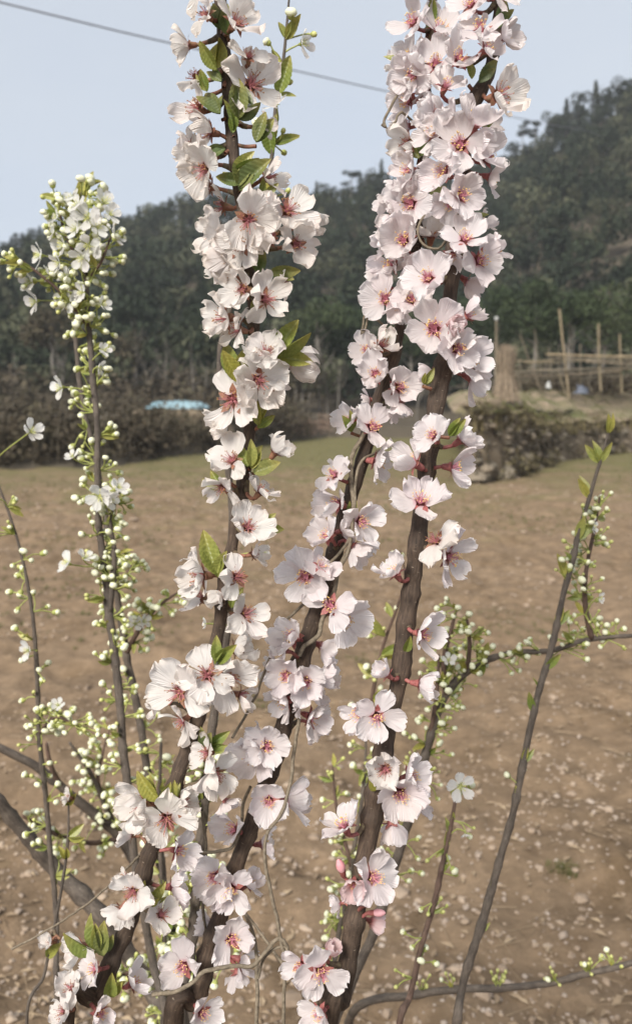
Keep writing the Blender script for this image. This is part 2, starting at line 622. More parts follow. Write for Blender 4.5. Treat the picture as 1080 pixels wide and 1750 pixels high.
def stamen_mesh(rng, fm, am, n=30, L=.44, spread=.66, thick=.008):
    mb = MB()
    for i in range(n):
        az = rng.uniform(0, 2 * math.pi)
        sp = spread * math.sqrt(rng.uniform(.03, 1))
        ln = L * rng.uniform(.7, 1.1)
        d = np.array([math.cos(az) * math.sin(sp), math.sin(az) * math.sin(sp), math.cos(sp)])
        side = np.array([math.cos(az), math.sin(az), 0])
        pts = np.array([side * .035, side * .05 + d * ln * .4, side * .06 + d * ln * .75 + side * .02, side * .06 + d * ln])
        pts = pts + rng.normal(0, .008, pts.shape)
        V, Q, _ = tube(pts, [thick * 1.3, thick, thick * .9, thick * .8], 4)
        mb.add(V, Q, 0)
        mb.add(OCT_V * np.array([.024, .024, .032]) * rng.uniform(.8, 1.3) + pts[-1], OCT_F, 1)
    # pistil and cup floor
    V, Q, _ = tube(np.array([[0, 0, 0], [.01, 0, .2], [.0, .01, .40]]), [.03, .015, .012], 5)
    mb.add(V, Q, 0)
    a = np.linspace(0, 2 * math.pi, 10, endpoint=False)
    disc = np.vstack([[0, 0, -.02], np.stack([np.cos(a) * .095, np.sin(a) * .095, np.full(10, .03)], -1)])
    mb.add(disc, [[0, 1 + i, 1 + (i + 1) % 10] for i in range(10)], 0)
    return mb.mesh('stamens', [fm, am])


STAMENS = {
    'pink': [stamen_mesh(prng, 'filament', 'anther') for _ in range(6)],
    'old': [stamen_mesh(prng, 'filament_old', 'anther_old', 30, .46, .85, .010) for _ in range(6)],
    'fresh': [stamen_mesh(prng, 'filament', 'anther', 26, .30, .5, .014) for _ in range(3)],
    'plum': [stamen_mesh(prng, 'filament_green', 'anther_yellow', 18, .5, .6, .013) for _ in range(4)],
}


def basis_from(n):
    n = n / np.linalg.norm(n)
    a = np.array([0, 0, 1.0]) if abs(n[2]) < .9 else np.array([1.0, 0, 0])
    x = np.cross(a, n); x /= np.linalg.norm(x)
    return x, np.cross(n, x), n


def view_dir(az, tilt):
    """direction given as angle in the picture plane and angle away from the viewer"""
    a, t = math.radians(az), math.radians(tilt)
    return (RT * math.cos(a) + UP * math.sin(a)) * math.sin(t) - FW * math.cos(t)


def lathe(prof, origin, n, sides=8):
    x, y, z = basis_from(n)
    th = np.linspace(0, 2 * math.pi, sides, endpoint=False)
    V = []
    for r, h in prof:
        V.append(origin + h * z + r * (np.cos(th)[:, None] * x + np.sin(th)[:, None] * y))
    V = np.vstack(V)
    m = len(prof)
    i = np.arange(m - 1)[:, None] * sides
    j = np.arange(sides)[None]
    j2 = (j + 1) % sides
    return V, np.stack([i + j, i + j2, i + sides + j2, i + sides + j], -1).reshape(-1, 4)


rb = np.random.default_rng(11)


def blossom(root, rootp, centre, n, r, stem_pt, style='pink', name='blossom'):
    """calyx and stalk are the part's own mesh; petals and stamens are its sub-parts. centre: the corolla, n: its facing, r: petal length"""
    n = n / np.linalg.norm(n)
    k = .32 * r if style != 'plum' else .1 * r
    recept = centre - n * k
    cl = {'plum': .3}.get(style, .42) * r
    cr = {'plum': .11}.get(style, .15) * r
    cm = {'pink': 'calyx_red', 'fresh': 'calyx_red', 'old': 'calyx_brown', 'plum': 'calyx_green'}[style]
    mb = MB()
    b0 = recept - n * cl
    prof = [(cr * .35, 0), (cr * .8, cl * .15), (cr * .95, cl * .5), (cr * 1.15, cl * .85), (cr * 1.5, cl)]
    V, Q = lathe(prof, b0, n, 9)
    mb.add(V - recept, Q)
    x, y, z = basis_from(n)
    for i in range(5):                                               # sepals
        a = i * 2 * math.pi / 5 + rb.uniform(0, .3)
        rd = x * math.cos(a) + y * math.sin(a)
        tg = -x * math.sin(a) + y * math.cos(a)
        fl = rb.uniform(-.25, .35)
        b = n * cl * 0 + rd * cr * 1.3
        m1 = b + (rd * .9 + z * fl * .4) * cr * 1.1
        tip = b + (rd * .85 + z * fl) * cr * 2.7
        mb.add([b - tg * cr * .8, b + tg * cr * .8, m1 + tg * cr * .75 + z * .0003, tip, m1 - tg * cr * .75 + z * .0003],
               [[0, 1, 2], [0, 2, 4], [4, 2, 3]])
    # stalk to the stem
    p0 = np.asarray(stem_pt, float)
    L = np.linalg.norm(b0 - p0)
    mid = (b0 - n * L * .35) * .6 + p0 * .4
    pts = spline(np.array([p0, mid, b0 + n * cl * .05]), max(L / 6, .0008))
    sr = {'plum': .0007}.get(style, .0013)
    if style == 'plum':
        V, Q, _ = tube(pts, np.linspace(sr * 1.1, sr, len(pts)), 7)
        mb.add(V - recept, Q)
    else:                                                            # short woody spur, then a short coloured stalk
        c_ = max(2, int(len(pts) * max(.3, 1 - .008 / max(L, .001))))
        V, Q, _ = tube(pts[:c_ + 1], np.linspace(.0023, .0016, c_ + 1)[:len(pts[:c_ + 1])], 7, rough=.12)
        mb.add(V - recept, Q, 1)
        if len(pts) - c_ >= 2:
            V, Q, _ = tube(pts[c_:], np.linspace(sr * 1.1, sr, len(pts) - c_), 7)
            mb.add(V - recept, Q)
    o = obj(name, mb.mesh(name, [cm, 'calyx_brown' if style == 'plum' else 'spur_bark']), root, loc=Vector(recept - rootp))
    # petals
    kinds = {'pink': [('open', 'petal_pink')] * 4 + [('cup', 'petal_pink')],
             'old': [('old', 'petal_cream'), ('open', 'petal_cream')],
             'fresh': [('cup', 'petal_fresh')],
             'plum': [('round', 'petal_white')]}[style]
    opening = {'pink': rb.uniform(54, 80) if rb.random() < .8 or float(np.dot(n, -FW)) > .75 else rb.uniform(34, 48), 'old': rb.uniform(55, 88), 'fresh': rb.uniform(30, 50), 'plum': 74}[style]
    tilt_away = math.degrees(math.acos(max(-1, min(1, float(np.dot(n, -FW))))))
    if style in ('pink', 'old') and tilt_away > 55:
        opening = rb.uniform(48, 68)
    ph = rb.uniform(0, 6.28)
    pl = PETALS[kinds[rb.integers(len(kinds))]]
    for i in range(5):
        if rb.random() < {'old': .13, 'pink': .05}.get(style, 0): continue
        op = math.radians(opening + rb.normal(0, {'old': 14, 'pink': 10}.get(style, 5)))
        a = ph + i * 2 * math.pi / 5 + rb.normal(0, .09)
        rd = x * math.cos(a) + y * math.sin(a)
        Y = rd * math.sin(op) + z * math.cos(op)
        Z = z * math.sin(op) - rd * math.cos(op)
        X = np.cross(Y, Z)
        tw = rb.normal(0, .14)                                        # twist about its own length
        X, Z = X * math.cos(tw) + Z * math.sin(tw), Z * math.cos(tw) - X * math.sin(tw)
        s = r * rb.uniform(.86, 1.08)
        org = rd * cr * 1.15 + z * (.0002 + .00035 * (i % 3))
        sx = s * rb.uniform(.94, 1.14)
        M = Matrix(((X[0] * sx, Y[0] * s, Z[0] * s, org[0]), (X[1] * sx, Y[1] * s, Z[1] * s, org[1]),
                    (X[2] * sx, Y[2] * s, Z[2] * s, org[2]), (0, 0, 0, 1)))
        obj('petal', pl[rb.integers(len(pl))], o, M)
    st = STAMENS[style]
    M = Matrix(((x[0] * r, y[0] * r, z[0] * r, 0), (x[1] * r, y[1] * r, z[1] * r, 0), (x[2] * r, y[2] * r, z[2] * r, 0), (0, 0, 0, 1)))
    obj('stamens', st[rb.integers(len(st))], o, M)
    return o


def leaf_mesh(rng, mat, ratio=.27):
    """unit leaf along +Y, folded at the midrib, pleated between the side veins, toothed edge"""
    nu, nt_ = 9, 22
    u = np.linspace(-1, 1, nu)
    t = np.linspace(0, 1, nt_)
    Ug, Tg = np.meshgrid(u, t)
    w_ = ratio * np.sin(np.pi * Tg ** .82) ** .85 + .012
    tooth = 1 + .08 * (np.arange(nt_) % 2)[:, None] * (np.abs(Ug) > .9)
    x = Ug * w_ * tooth
    fold = rng.uniform(.35, 1.1)
    z = np.abs(Ug) * w_ * fold + .007 * np.sin(Tg * 46 - np.abs(Ug) * 7) * np.abs(Ug) ** .6 * (1 - Tg)
    b = rng.uniform(-.3, .2)
    z = z + b * Tg ** 2
    x = x + rng.uniform(-.06, .06) * Tg ** 2
    y = Tg * (1 - .1 * abs(b))
    V = np.stack([x, y, z], -1).reshape(-1, 3)
    i, j = np.meshgrid(np.arange(nt_ - 1), np.arange(nu - 1), indexing='ij')
    k = i * nu + j
    Q = np.stack([k, k + 1, k + nu + 1, k + nu], -1).reshape(-1, 4)
    return mk('leaf', V, [(Q, 0)], [mat])


LEAVES = {m: [leaf_mesh(prng, m, r_) for _ in range(7)] for m, r_ in (('leaf_young', .19), ('leaf_dark', .22), ('leaf_plum', .16))}


def leaf(root, rootp, basep, d, length, mat='leaf_young', face=None):
    d = d / np.linalg.norm(d)
    f = -FW if face is None else face
    f = f + rb.normal(0, .35, 3)
    Z = f - d * np.dot(f, d)
    Z /= np.linalg.norm(Z)
    X = np.cross(d, Z)
    M = Matrix(((X[0] * length, d[0] * length, Z[0] * length, basep[0] - rootp[0]),
                (X[1] * length, d[1] * length, Z[1] * length, basep[1] - rootp[1]),
                (X[2] * length, d[2] * length, Z[2] * length, basep[2] - rootp[2]), (0, 0, 0, 1)))
    L = LEAVES[mat]
    return obj('leaf', L[rb.integers(len(L))], root, M)


# ------------------------------------------------------------------ GROUND
XS = np.sinh(np.linspace(-6.2, 6.2, 300)) / np.sinh(6.2) * 500
XS = np.unique(np.concatenate([XS, np.linspace(-4.5, 4.5, 181)]))
YS = np.unique(np.concatenate([np.linspace(-4, 1.2, 20), np.linspace(1.2, 6, 110), np.linspace(6, 16, 190), np.linspace(16, 60, 200), np.geomspace(60, 900, 30)]))
GX, GY = np.meshgrid(XS, YS)


def gh(x, y):
    x = np.asarray(x, float); y = np.asarray(y, float)
    p = np.stack([x.ravel(), y.ravel(), np.zeros(x.size)], -1)
    near = np.clip(1.2 - y.ravel() / 40, .25, 1)
    h = .045 * fbm(p * np.array([.9, 1.3, 1]), 3, 5) + near * (.030 * fbm(p * 6.0, 4, 9))
    return (h * np.where(y.ravel() < 60, 1, .1)).reshape(x.shape)


GZ = gh(GX, GY)
nx, ny = len(XS), len(YS)
i, j = np.meshgrid(np.arange(ny - 1), np.arange(nx - 1), indexing='ij')
k = i * nx + j
Q = np.stack([k, k + 1, k + nx + 1, k + nx], -1).reshape(-1, 4)
gr = obj('ground', mk('ground', np.stack([GX, GY, GZ], -1).reshape(-1, 3), [(Q, 0)], ['field_soil']))
tag(gr, 'tilled brown field soil with thin green growth', kind='structure')


def rock(rng, n=12, jitter=.28):
    """small lumpy stone: jittered icosahedron, 20 faces"""
    g = (1 + 5 ** .5) / 2
    V = np.array([[-1, g, 0], [1, g, 0], [-1, -g, 0], [1, -g, 0], [0, -1, g], [0, 1, g], [0, -1, -g], [0, 1, -g], [g, 0, -1], [g, 0, 1], [-g, 0, -1], [-g, 0, 1]], float)
    V /= np.linalg.norm(V[0])
    V = V * (1 + rng.uniform(-jitter, jitter, (12, 1))) * rng.uniform(.65, 1.1, 3)
    Fc = np.array([[0, 11, 5], [0, 5, 1], [0, 1, 7], [0, 7, 10], [0, 10, 11], [1, 5, 9], [5, 11, 4], [11, 10, 2], [10, 7, 6], [7, 1, 8],
                   [3, 9, 4], [3, 4, 2], [3, 2, 6], [3, 6, 8], [3, 8, 9], [4, 9, 5], [2, 4, 11], [6, 2, 10], [8, 6, 7], [9, 8, 1]])
    return V, Fc


def rotz_batch(V, a):
    c, s = np.cos(a), np.sin(a)
    return np.stack([V[..., 0] * c - V[..., 1] * s, V[..., 0] * s + V[..., 1] * c, V[..., 2]], -1)


def scatter(protos, pos, scale, rng, squash=1.0):
    """protos: list of (V,F) with equal face size; returns merged V,F"""
    Vs, Fs, n = [], [], 0
    scatter.ids = []
    pick = rng.integers(len(protos), size=len(pos))
    for pi, (V, Fc) in enumerate(protos):
        idx = np.where(pick == pi)[0]
        if not len(idx): continue
        a = rng.uniform(0, 6.283, len(idx))[:, None]
        W = rotz_batch(np.repeat(V[None], len(idx), 0), a) * scale[idx, None, None]
        W[..., 2] *= squash
        W = W + pos[idx, None, :]
        Vs.append(W.reshape(-1, 3))
        scatter.ids.append(np.repeat(idx, len(V)))
        Fs.append((Fc[None] + (np.arange(len(idx)) * len(V))[:, None, None] + n).reshape(-1, Fc.shape[1]))
        n += len(idx) * len(V)
    return np.vstack(Vs), np.vstack(Fs)


def field_points(n, y0, y1, rng, spread=.55, power=1.0):
    y = y0 * (y1 / y0) ** rng.uniform(0, 1, n) ** power
    x = rng.uniform(-spread, spread, n) * (y + 1.0)
    return x, y


rs = np.random.default_rng(21)
ROCKS = [rock(rs) for _ in range(8)]
x, y = field_points(14000, 1.4, 18, rs)
m = fbm(np.stack([x * .8, y * .8, x * 0], -1), 3, 31) > -.35
x, y = x[m], y[m]
sc = np.exp(rs.normal(math.log(.0058), .5, len(x))) * (1 + y * .09)
z = gh(x, y)
V, Fc = scatter(ROCKS, np.stack([x, y, z + sc * .15], -1), sc, rs, .65)
tag(obj('soil_clods', mk('soil_clods', V, [(Fc, 0)], ['clod_earth'], smooth=False)), 'small brown clods strewn over the field', kind='stuff')
x, y = field_points(6500, 1.4, 8, rs, .6)
m = (fbm(np.stack([x * .6, y * .6, x * 0], -1), 2, 77) + (x > 0) * .35) > 0.0
x, y = x[m], y[m]
sc = np.exp(rs.normal(math.log(.0052), .45, len(x)))
V, Fc = scatter(ROCKS, np.stack([x, y, gh(x, y) + sc * .25], -1), sc, rs, .7)
tag(obj('pebbles', mk('pebbles', V, [(Fc, 0)], ['pebble_pale'], smooth=False)), 'pale pebbles lying on the soil near the branches', kind='stuff')
# dead leaves and stalks
LV = np.array([[0, -1, 0], [.45, -.2, .25], [0, 1, .1], [-.45, -.2, .25], [0, -.1, .02]], float)
LF = np.array([[0, 1, 4], [1, 2, 4], [2, 3, 4], [3, 0, 4]])
ST = np.array([[-.03, -2, 0], [.03, -2, 0], [.03, 2, .3], [-.03, 2, .3], [0, -2, .09], [0, 2, .37]], float)
SF = np.array([[0, 1, 2], [0, 2, 3], [0, 4, 5], [0, 5, 3], [1, 4, 5], [1, 5, 2]])
x, y = field_points(3200, 1.4, 12, rs, .6)
sc = rs.uniform(.008, .024, len(x))
V1, F1 = scatter([(LV, LF)], np.stack([x, y, gh(x, y) + .006], -1), sc, rs)
x, y = field_points(1100, 1.4, 9, rs, .6)
sc = rs.uniform(.012, .03, len(x))
V2, F2 = scatter([(ST, SF)], np.stack([x, y, gh(x, y) + .006], -1), sc, rs)
tag(obj('leaf_litter', mk('leaf_litter', np.vstack([V1, V2]), [(np.vstack([F1, F2 + len(V1)]), 0)], ['litter'], smooth=False)),
    'dead leaves and broken stalks on the soil', kind='stuff')


def tuft(rng, n=14, h=1.0, spread=.5):
    mb = MB()
    for i in range(n):
        a = rng.uniform(0, 6.283); r = rng.uniform(0, .25)
        b = np.array([math.cos(a) * r, math.sin(a) * r, 0])
        l = rng.uniform(.5, 1) * h
        o = np.array([math.cos(a), math.sin(a), 0]) * rng.uniform(.1, spread) * l
        t = np.array([-math.sin(a), math.cos(a), 0]) * .035
        mb.add([b - t, b + t, b + o * .4 + [0, 0, l * .6] + t * .7, b + o * .4 + [0, 0, l * .6] - t * .7], [[0, 1, 2], [0, 2, 3]])
        mb.add([b + o * .4 + [0, 0, l * .6] + t * .7, b + o * .4 + [0, 0, l * .6] - t * .7, b + o + [0, 0, l * .9]], [[0, 1, 2]])
    return np.concatenate(mb.v), np.concatenate(mb.f[(3, 0)])


TUFTS = [tuft(rs) for _ in range(5)]
# low green growth, thick towards the field's far edge, sparse patches nearer
x, y = field_points(16000, 5, 52, rs, .52, .62)
d = fbm(np.stack([x * .45, y * .45, x * 0], -1), 3, 55)
keep = d > (.62 - np.clip((y - 4) / 26, 0, 1) * 1.0)
x, y = x[keep], y[keep]
sc = rs.uniform(.035, .085, len(x))
WEEDS = [(240, 1000, .5), (150, 985, .4), (860, 1065, .5), (900, 1050, .35), (962, 1492, .05), (905, 1075, .3), (620, 1130, .2), (450, 1210, .18), (80, 930, .4), (300, 870, .6), (640, 880, .5), (960, 900, .5)]
for px, py, rr_ in WEEDS:                                            # weed patches one can see in the field
    c = PG(px, py)
    n_ = int(90 + 240 * rr_)
    a_ = rs.uniform(0, 6.283, n_); q_ = rr_ * np.sqrt(rs.uniform(0, 1, n_)) * rs.uniform(.4, 1, n_)
    x = np.concatenate([x, c[0] + np.cos(a_) * q_ * 1.3]); y = np.concatenate([y, c[1] + np.sin(a_) * q_])
    sc = np.concatenate([sc, rs.uniform(.012, .04, n_)])
V, Fc = scatter(TUFTS, np.stack([x, y, gh(x, y) - .01], -1), sc, rs, .8)
g1, g2 = (V, Fc)
tag(obj('field_grass', mk('field_grass', V, [(Fc, 0)], ['grass_blade'], smooth=False)), 'short green grass thickening towards the far edge of the field', kind='stuff')

# ------------------------------------------------------------------ HILL
RIDGE = [(-400, 470), (-60, 432), (48, 404), (110, 382), (210, 376), (262, 362), (300, 357), (345, 346), (440, 332), (540, 321), (600, 308), (650, 290),
         (700, 300), (780, 285), (860, 262), (900, 235), (940, 214), (1000, 172), (1032, 152), (1140, 118), (1500, 80)]
ru, re_ = [], []
for px, py in RIDGE:
    v = FW + RT * ((px - 540) / F) + UP * ((875 - py) / F)
    ru.append(v[0] / v[1]); re_.append(v[2] / v[1])
Y0, YR, TH = 50.0, 140.0, 4.2


def hill_z(x, y):
    x = np.asarray(x, float); y = np.asarray(y, float)
    u = x / np.maximum(y, 1)
    e = np.interp(u, ru, re_)
    top = e * YR + 1.5 - TH
    t = np.clip((y - Y0) / (YR - Y0), 0, 1)
    z = .6 + (top - .6) * (t * .75 + .25 * t * t)
    back = np.clip((y - YR) / 200, 0, 1)
    z = z * (1 - .9 * back ** 1.2)
    p = np.stack([x.ravel() * .06, y.ravel() * .06, x.ravel() * 0], -1)
    return z + (2.2 * fbm(p, 3, 91)).reshape(x.shape) * np.clip(t * 3, 0, 1) * np.clip((1.15 - t) * 4, 0.12, 1)


us = np.linspace(-1.3, 1.3, 130)
ys = np.concatenate([np.linspace(44, 150, 80), np.linspace(156, 420, 20)])
HU, HY = np.meshgrid(us, ys)
HX = HU * HY
HZ = hill_z(HX, HY)
HZ[0] -= 2.5
i, j = np.meshgrid(np.arange(len(ys) - 1), np.arange(len(us) - 1), indexing='ij')
k = i * len(us) + j
Q = np.stack([k, k + 1, k + len(us) + 1, k + len(us)], -1).reshape(-1, 4)
tag(obj('hill', mk('hill', np.stack([HX, HY, HZ], -1).reshape(-1, 3), [(Q, 0)], ['forest_floor'])), 'steep dark hillside rising behind the field', kind='structure')

QF = np.array([[0, 1, 2, 3]])


def leaf_patches(C, Nn, size, rng):
    """quads at C facing Nn (with scatter), edge length size"""
    n = len(C)
    d = Nn + rng.normal(0, .7, (n, 3))
    d /= np.linalg.norm(d, axis=1)[:, None]
    a = rng.normal(0, 1, (n, 3))
    X = np.cross(d, a); X /= np.linalg.norm(X, axis=1)[:, None] + 1e-9
    Yv = np.cross(d, X)
    s = size * rng.uniform(.5, 1.2, (n, 1))
    b = rng.uniform(.35, .9, (n, 1))
    V = np.stack([C - X * s, C - Yv * s * b + d * s * .2, C + X * s, C + Yv * s * b - d * s * .25], 1)
    return V.reshape(-1, 3)


def crown(kind, n, rng, size):
    """unit tree: height 1, foot at the origin"""
    if kind == 'conifer':
        t = rng.uniform(.12, 1, n) ** .8
        tier = np.floor(t * 9) / 9
        r = .20 * (1.03 - t) * (1.15 - 1.1 * (t - tier) * 5) + .012
        a = rng.uniform(0, 6.283, n)
        rr = r * np.sqrt(rng.uniform(.25, 1, n))
        C = np.stack([np.cos(a) * rr, np.sin(a) * rr, t], -1)
        Nn = np.stack([np.cos(a), np.sin(a), np.full(n, .5)], -1)
    elif kind == 'pine':                                             # clear stem, flat tufted top
        lobes = np.array([[rng.uniform(-.16, .16), rng.uniform(-.16, .16), rng.uniform(.55, .95)] for _ in range(6)])
        li = rng.integers(6, size=n)
        d = rng.normal(0, 1, (n, 3)); d /= np.linalg.norm(d, axis=1)[:, None]
        C = lobes[li] + d * np.array([.14, .14, .06]) * rng.uniform(.5, 1, (n, 1))
        Nn = d
    else:
        K = 9
        lobes = rng.normal(0, 1, (K, 3)); lobes /= np.linalg.norm(lobes, axis=1)[:, None]
        lobes = lobes * np.array([.24, .24, .27]) * rng.uniform(.6, 1, (K, 1)) + np.array([0, 0, .60])
        lr = rng.uniform(.13, .21, K)
        li = rng.integers(K, size=n)
        d = rng.normal(0, 1, (n, 3)); d /= np.linalg.norm(d, axis=1)[:, None]
        C = lobes[li] + d * lr[li][:, None] * np.array([1, 1, .8]) * rng.uniform(.75, 1.05, (n, 1))
        Nn = d
    return leaf_patches(C, Nn, size, rng), np.arange(n * 4).reshape(n, 4)


rf = np.random.default_rng(5)
PB = [crown('broad', 360, rf, .044) for _ in range(6)]
PC = [crown('conifer', 230, rf, .040) for _ in range(3)]
# the wood as one mass
pts = []
for row in range(52):
    yy = 52 + (150 - 52) * (row / 51) ** 1.0
    wdt = .62 * yy + 6
    n = int(2 * wdt / 3.4)
    xs_ = np.linspace(-wdt, wdt, n) + rf.normal(0, 1.0, n)
    ys_ = yy + rf.normal(0, .9, n)
    pts.append(np.stack([xs_, ys_, hill_z(xs_, ys_) - .3], -1))
pts = np.vstack(pts)
pts = pts[rf.permutation(len(pts))]
nc = int(len(pts) * .2)
tint = rf.uniform(0, 1, len(pts)) ** 1.4
V1, F1 = scatter(PB, pts[nc:], rf.uniform(3.4, 6.4, len(pts) - nc), rf)
T1 = tint[nc:][np.concatenate(scatter.ids)]
V2, F2 = scatter(PC, pts[:nc], rf.uniform(4.2, 6.4, nc), rf)
T2 = tint[:nc][np.concatenate(scatter.ids)] * .5
wood = mk('hillside_wood', np.vstack([V1, V2]), [(np.vstack([F1, F2 + len(V1)]), 0)], ['forest_leaves'], smooth=False)
at_ = wood.attributes.new('species_tint', 'FLOAT', 'POINT')
at_.data.foreach_set('value', np.concatenate([T1, T2]).astype(np.float32))
tag(obj('hillside_wood', wood),
    'dense dark wood covering the hillside as one mass', kind='stuff')
# bare grey saplings along the foot of the wood
mb = MB()
for q in range(70):
    yy = rf.uniform(48, 62)
    xx = rf.uniform(-.42, .42) * yy
    z0 = float(hill_z(np.array([xx]), np.array([yy]))[0])
    h = rf.uniform(2.2, 5)
    lean = rf.normal(0, .25, 2)
    V, Q, _ = tube(np.array([[xx, yy, z0 - .2], [xx + lean[0] * .4, yy, z0 + h * .5], [xx + lean[0], yy + lean[1], z0 + h]]), [.05, .04, .012], 5)
    mb.add(V, Q)
    for b in range(5):
        t = rf.uniform(.4, .9); a = rf.uniform(-1, 1)
        s0 = np.array([xx + lean[0] * t, yy, z0 + h * t])
        V, Q, _ = tube(np.array([s0, s0 + [a * .5, 0, .5], s0 + [a * .8, .1, 1.1]]), [.02, .015, .006], 4)
        mb.add(V, Q)
tag(obj('bare_saplings', mb.mesh('bare_saplings', ['trunk_bark'])), 'thin leafless grey saplings along the foot of the wood', kind='stuff')

# single trees one can tell apart
TREE_MESH = {}
for kd, mt, cnt, nq, sz in (('conifer', 'ridge_leaves', 3, 900, .024), ('pine', 'ridge_leaves', 3, 700, .026), ('broad', 'ridge_leaves', 3, 1200, .03),
                            ('broad', 'green_leaves', 4, 2600, .020), ('conifer', 'green_leaves', 2, 2000, .017), ('broad', 'brush_leaves', 2, 1500, .024)):
    lst = []
    for _ in range(cnt):
        V, Q = crown(kd, nq, rf, sz)
        lst.append(mk('crown', V, [(Q, 0)], [mt], smooth=False))
    TREE_MESH[(kd, mt)] = lst


def trunk_mesh(kind, rng):
    mb = MB()
    top = {'conifer': .95, 'pine': .9, 'broad': .7}[kind]
    z = np.linspace(-.03, top, 8)
    wob = np.cumsum(rng.normal(0, .008, (8, 2)), 0)
    p = np.column_stack([wob, z])
    V, Q, _ = tube(p, np.linspace(.022, .005, 8), 7)
    mb.add(V, Q)
    for b in range(9):
        t = rng.integers(3, 7)
        a = rng.uniform(0, 6.28)
        d = np.array([math.cos(a), math.sin(a), .7 if kind == 'broad' else .2]) * rng.uniform(.1, .24)
        V, Q, _ = tube(np.array([p[t], p[t] + d * .5, p[t] + d]), [.008, .005, .002], 5)
        mb.add(V, Q)
    return mb.mesh('trunk', ['trunk_bark'])


TRUNKS = {k: [trunk_mesh(k, rf) for _ in range(2)] for k in ('conifer', 'pine', 'broad')}


def tree(px, ytop, Y, h, kind, mt, name, label, cat='tree', group=None, wide=1.0):
    """a tree whose top shows at px, ytop, standing at distance Y"""
    top = PY(px, ytop, Y)
    foot = np.array([top[0], Y, top[2] - h])
    t = thing(name, label, cat, foot, group)
    t.rotation_euler = (0, 0, rf.uniform(0, 6.28))
    lst = TREE_MESH[(kind, mt)]
    M = Matrix.Diagonal((h * wide, h * wide, h, 1))
    obj('crown', lst[rf.integers(len(lst))], t, M)
    obj('trunk', TRUNKS[kind][rf.integers(2)], t, M)
    return t


RG = 'trees standing out along the ridge'
ridge_trees = [
    (112, 368, 5.0, 'broad', 'small round ridge tree beside the tuft of the white-budded plum stem', 1),
    (228, 368, 4.5, 'broad', 'low rounded ridge tree just right of the white-budded plum stem', 1.2),
    (262, 356, 5.0, 'broad', 'feathery domed tree on the low ridge, midway from plum stem to leafy cherry stem', 1.2),
    (322, 345, 4.6, 'conifer', 'pointed conifer on the ridge touching the left side of the leafy cherry stem', 1.1),
    (345, 350, 4.2, 'conifer', 'short conifer tip on the ridge behind the white petals of the leafy cherry stem', 1.2),
    (541, 310, 4.2, 'conifer', 'small pointed tree on the ridge just right of the leafy cherry stem', 1.2),
    (562, 312, 5.0, 'broad', 'bushy low tree on the ridge in the gap right of the leafy cherry stem', 1),
    (600, 288, 5.0, 'pine', 'flat-topped pine on the ridge in the gap between the leafy and the densest cherry stems', 1.2),
    (628, 276, 5.6, 'broad', 'broad dark tree on the ridge near the dry hooked tendril', 1),
    (652, 272, 5.5, 'conifer', 'tall conifer on the ridge touching the densest column of blossom', 1),
    (872, 238, 5.2, 'broad', 'rounded tree at the foot of the steep ridge, right against the tallest cherry stem', 1),
    (893, 208, 5.4, 'pine', 'lone pine with a tufted head on the ridge right of the densest blossoms', .9),
    (917, 204, 5.0, 'pine', 'thin pine with a sparse head next to the lone tufted pine', .9),
    (945, 180, 5.6, 'broad', 'round-headed tree on the steep ridge above the bamboo poles', .9),
    (968, 168, 5.8, 'conifer', 'dense cone-shaped tree on the steep ridge, uphill of the round-headed one', 1.2),
    (992, 152, 5.8, 'broad', 'tall bushy tree near the top of the steep ridge', .9),
    (1018, 138, 6.2, 'conifer', 'tall dark conifer highest in view on the steep ridge', 1.2),
    (1056, 118, 6.6, 'broad', 'large crown on the crest of the ridge, uphill of the tall dark conifer', 1),
]
for px, yt, h, kd, lb, wd in ridge_trees:
    tree(px, yt, 138, h * 1.05, kd, 'ridge_leaves', {'broad': 'broadleaf_tree', 'conifer': 'conifer_tree', 'pine': 'pine_tree'}[kd], lb, 'tree', RG, wd)
FG = 'green trees along the foot of the hill'
foot_trees = [
    (548, 488, 52, 5.5, 'broad', 'green_leaves', 'pale green bushy tree right behind the gap beside the leafy cherry stem', 1.1),
    (592, 500, 55, 5.5, 'broad', 'green_leaves', 'mid green rounded tree standing right of the pale green bushy one', 1.0),
    (520, 590, 49, 3.6, 'broad', 'brush_leaves', 'small brownish tree below the pale green bushy tree', 1.3),
    (850, 485, 46, 4.6, 'broad', 'green_leaves', 'green tree behind the straw stack', 1.1),
    (915, 470, 44, 4.8, 'broad', 'green_leaves', 'dense green tree behind the leaning grey sticks', 1.1),
    (975, 478, 43, 4.6, 'broad', 'green_leaves', 'round green tree behind the tallest bamboo pole', 1.2),
    (1035, 470, 43, 5.0, 'broad', 'green_leaves', 'green tree behind the rightmost bamboo pole', 1.1),
    (1090, 455, 45, 5.0, 'conifer', 'green_leaves', 'dark green conifer past the end of the pole frame', 1.5),
    (705, 520, 50, 5.0, 'broad', 'green_leaves', 'green tree mostly hidden between the two pink-flowered stems', 1.1),
    (775, 500, 50, 4.6, 'broad', 'green_leaves', 'green tree hidden behind the thickest cherry stem', 1.1),
    (230, 560, 52, 3.4, 'broad', 'brush_leaves', 'brownish leafless-looking tree above the blue sheet', 1.2),
    (90, 500, 50, 4.6, 'broad', 'brush_leaves', 'dull brown-green tree behind the white-budded plum stem', 1.2),
]
for px, yt, Y, h, kd, mt, lb, wd in foot_trees:
    tree(px, yt, Y, h, kd, mt, {'broad': 'broadleaf_tree', 'conifer': 'conifer_tree'}[kd], lb, 'tree', FG, wd)

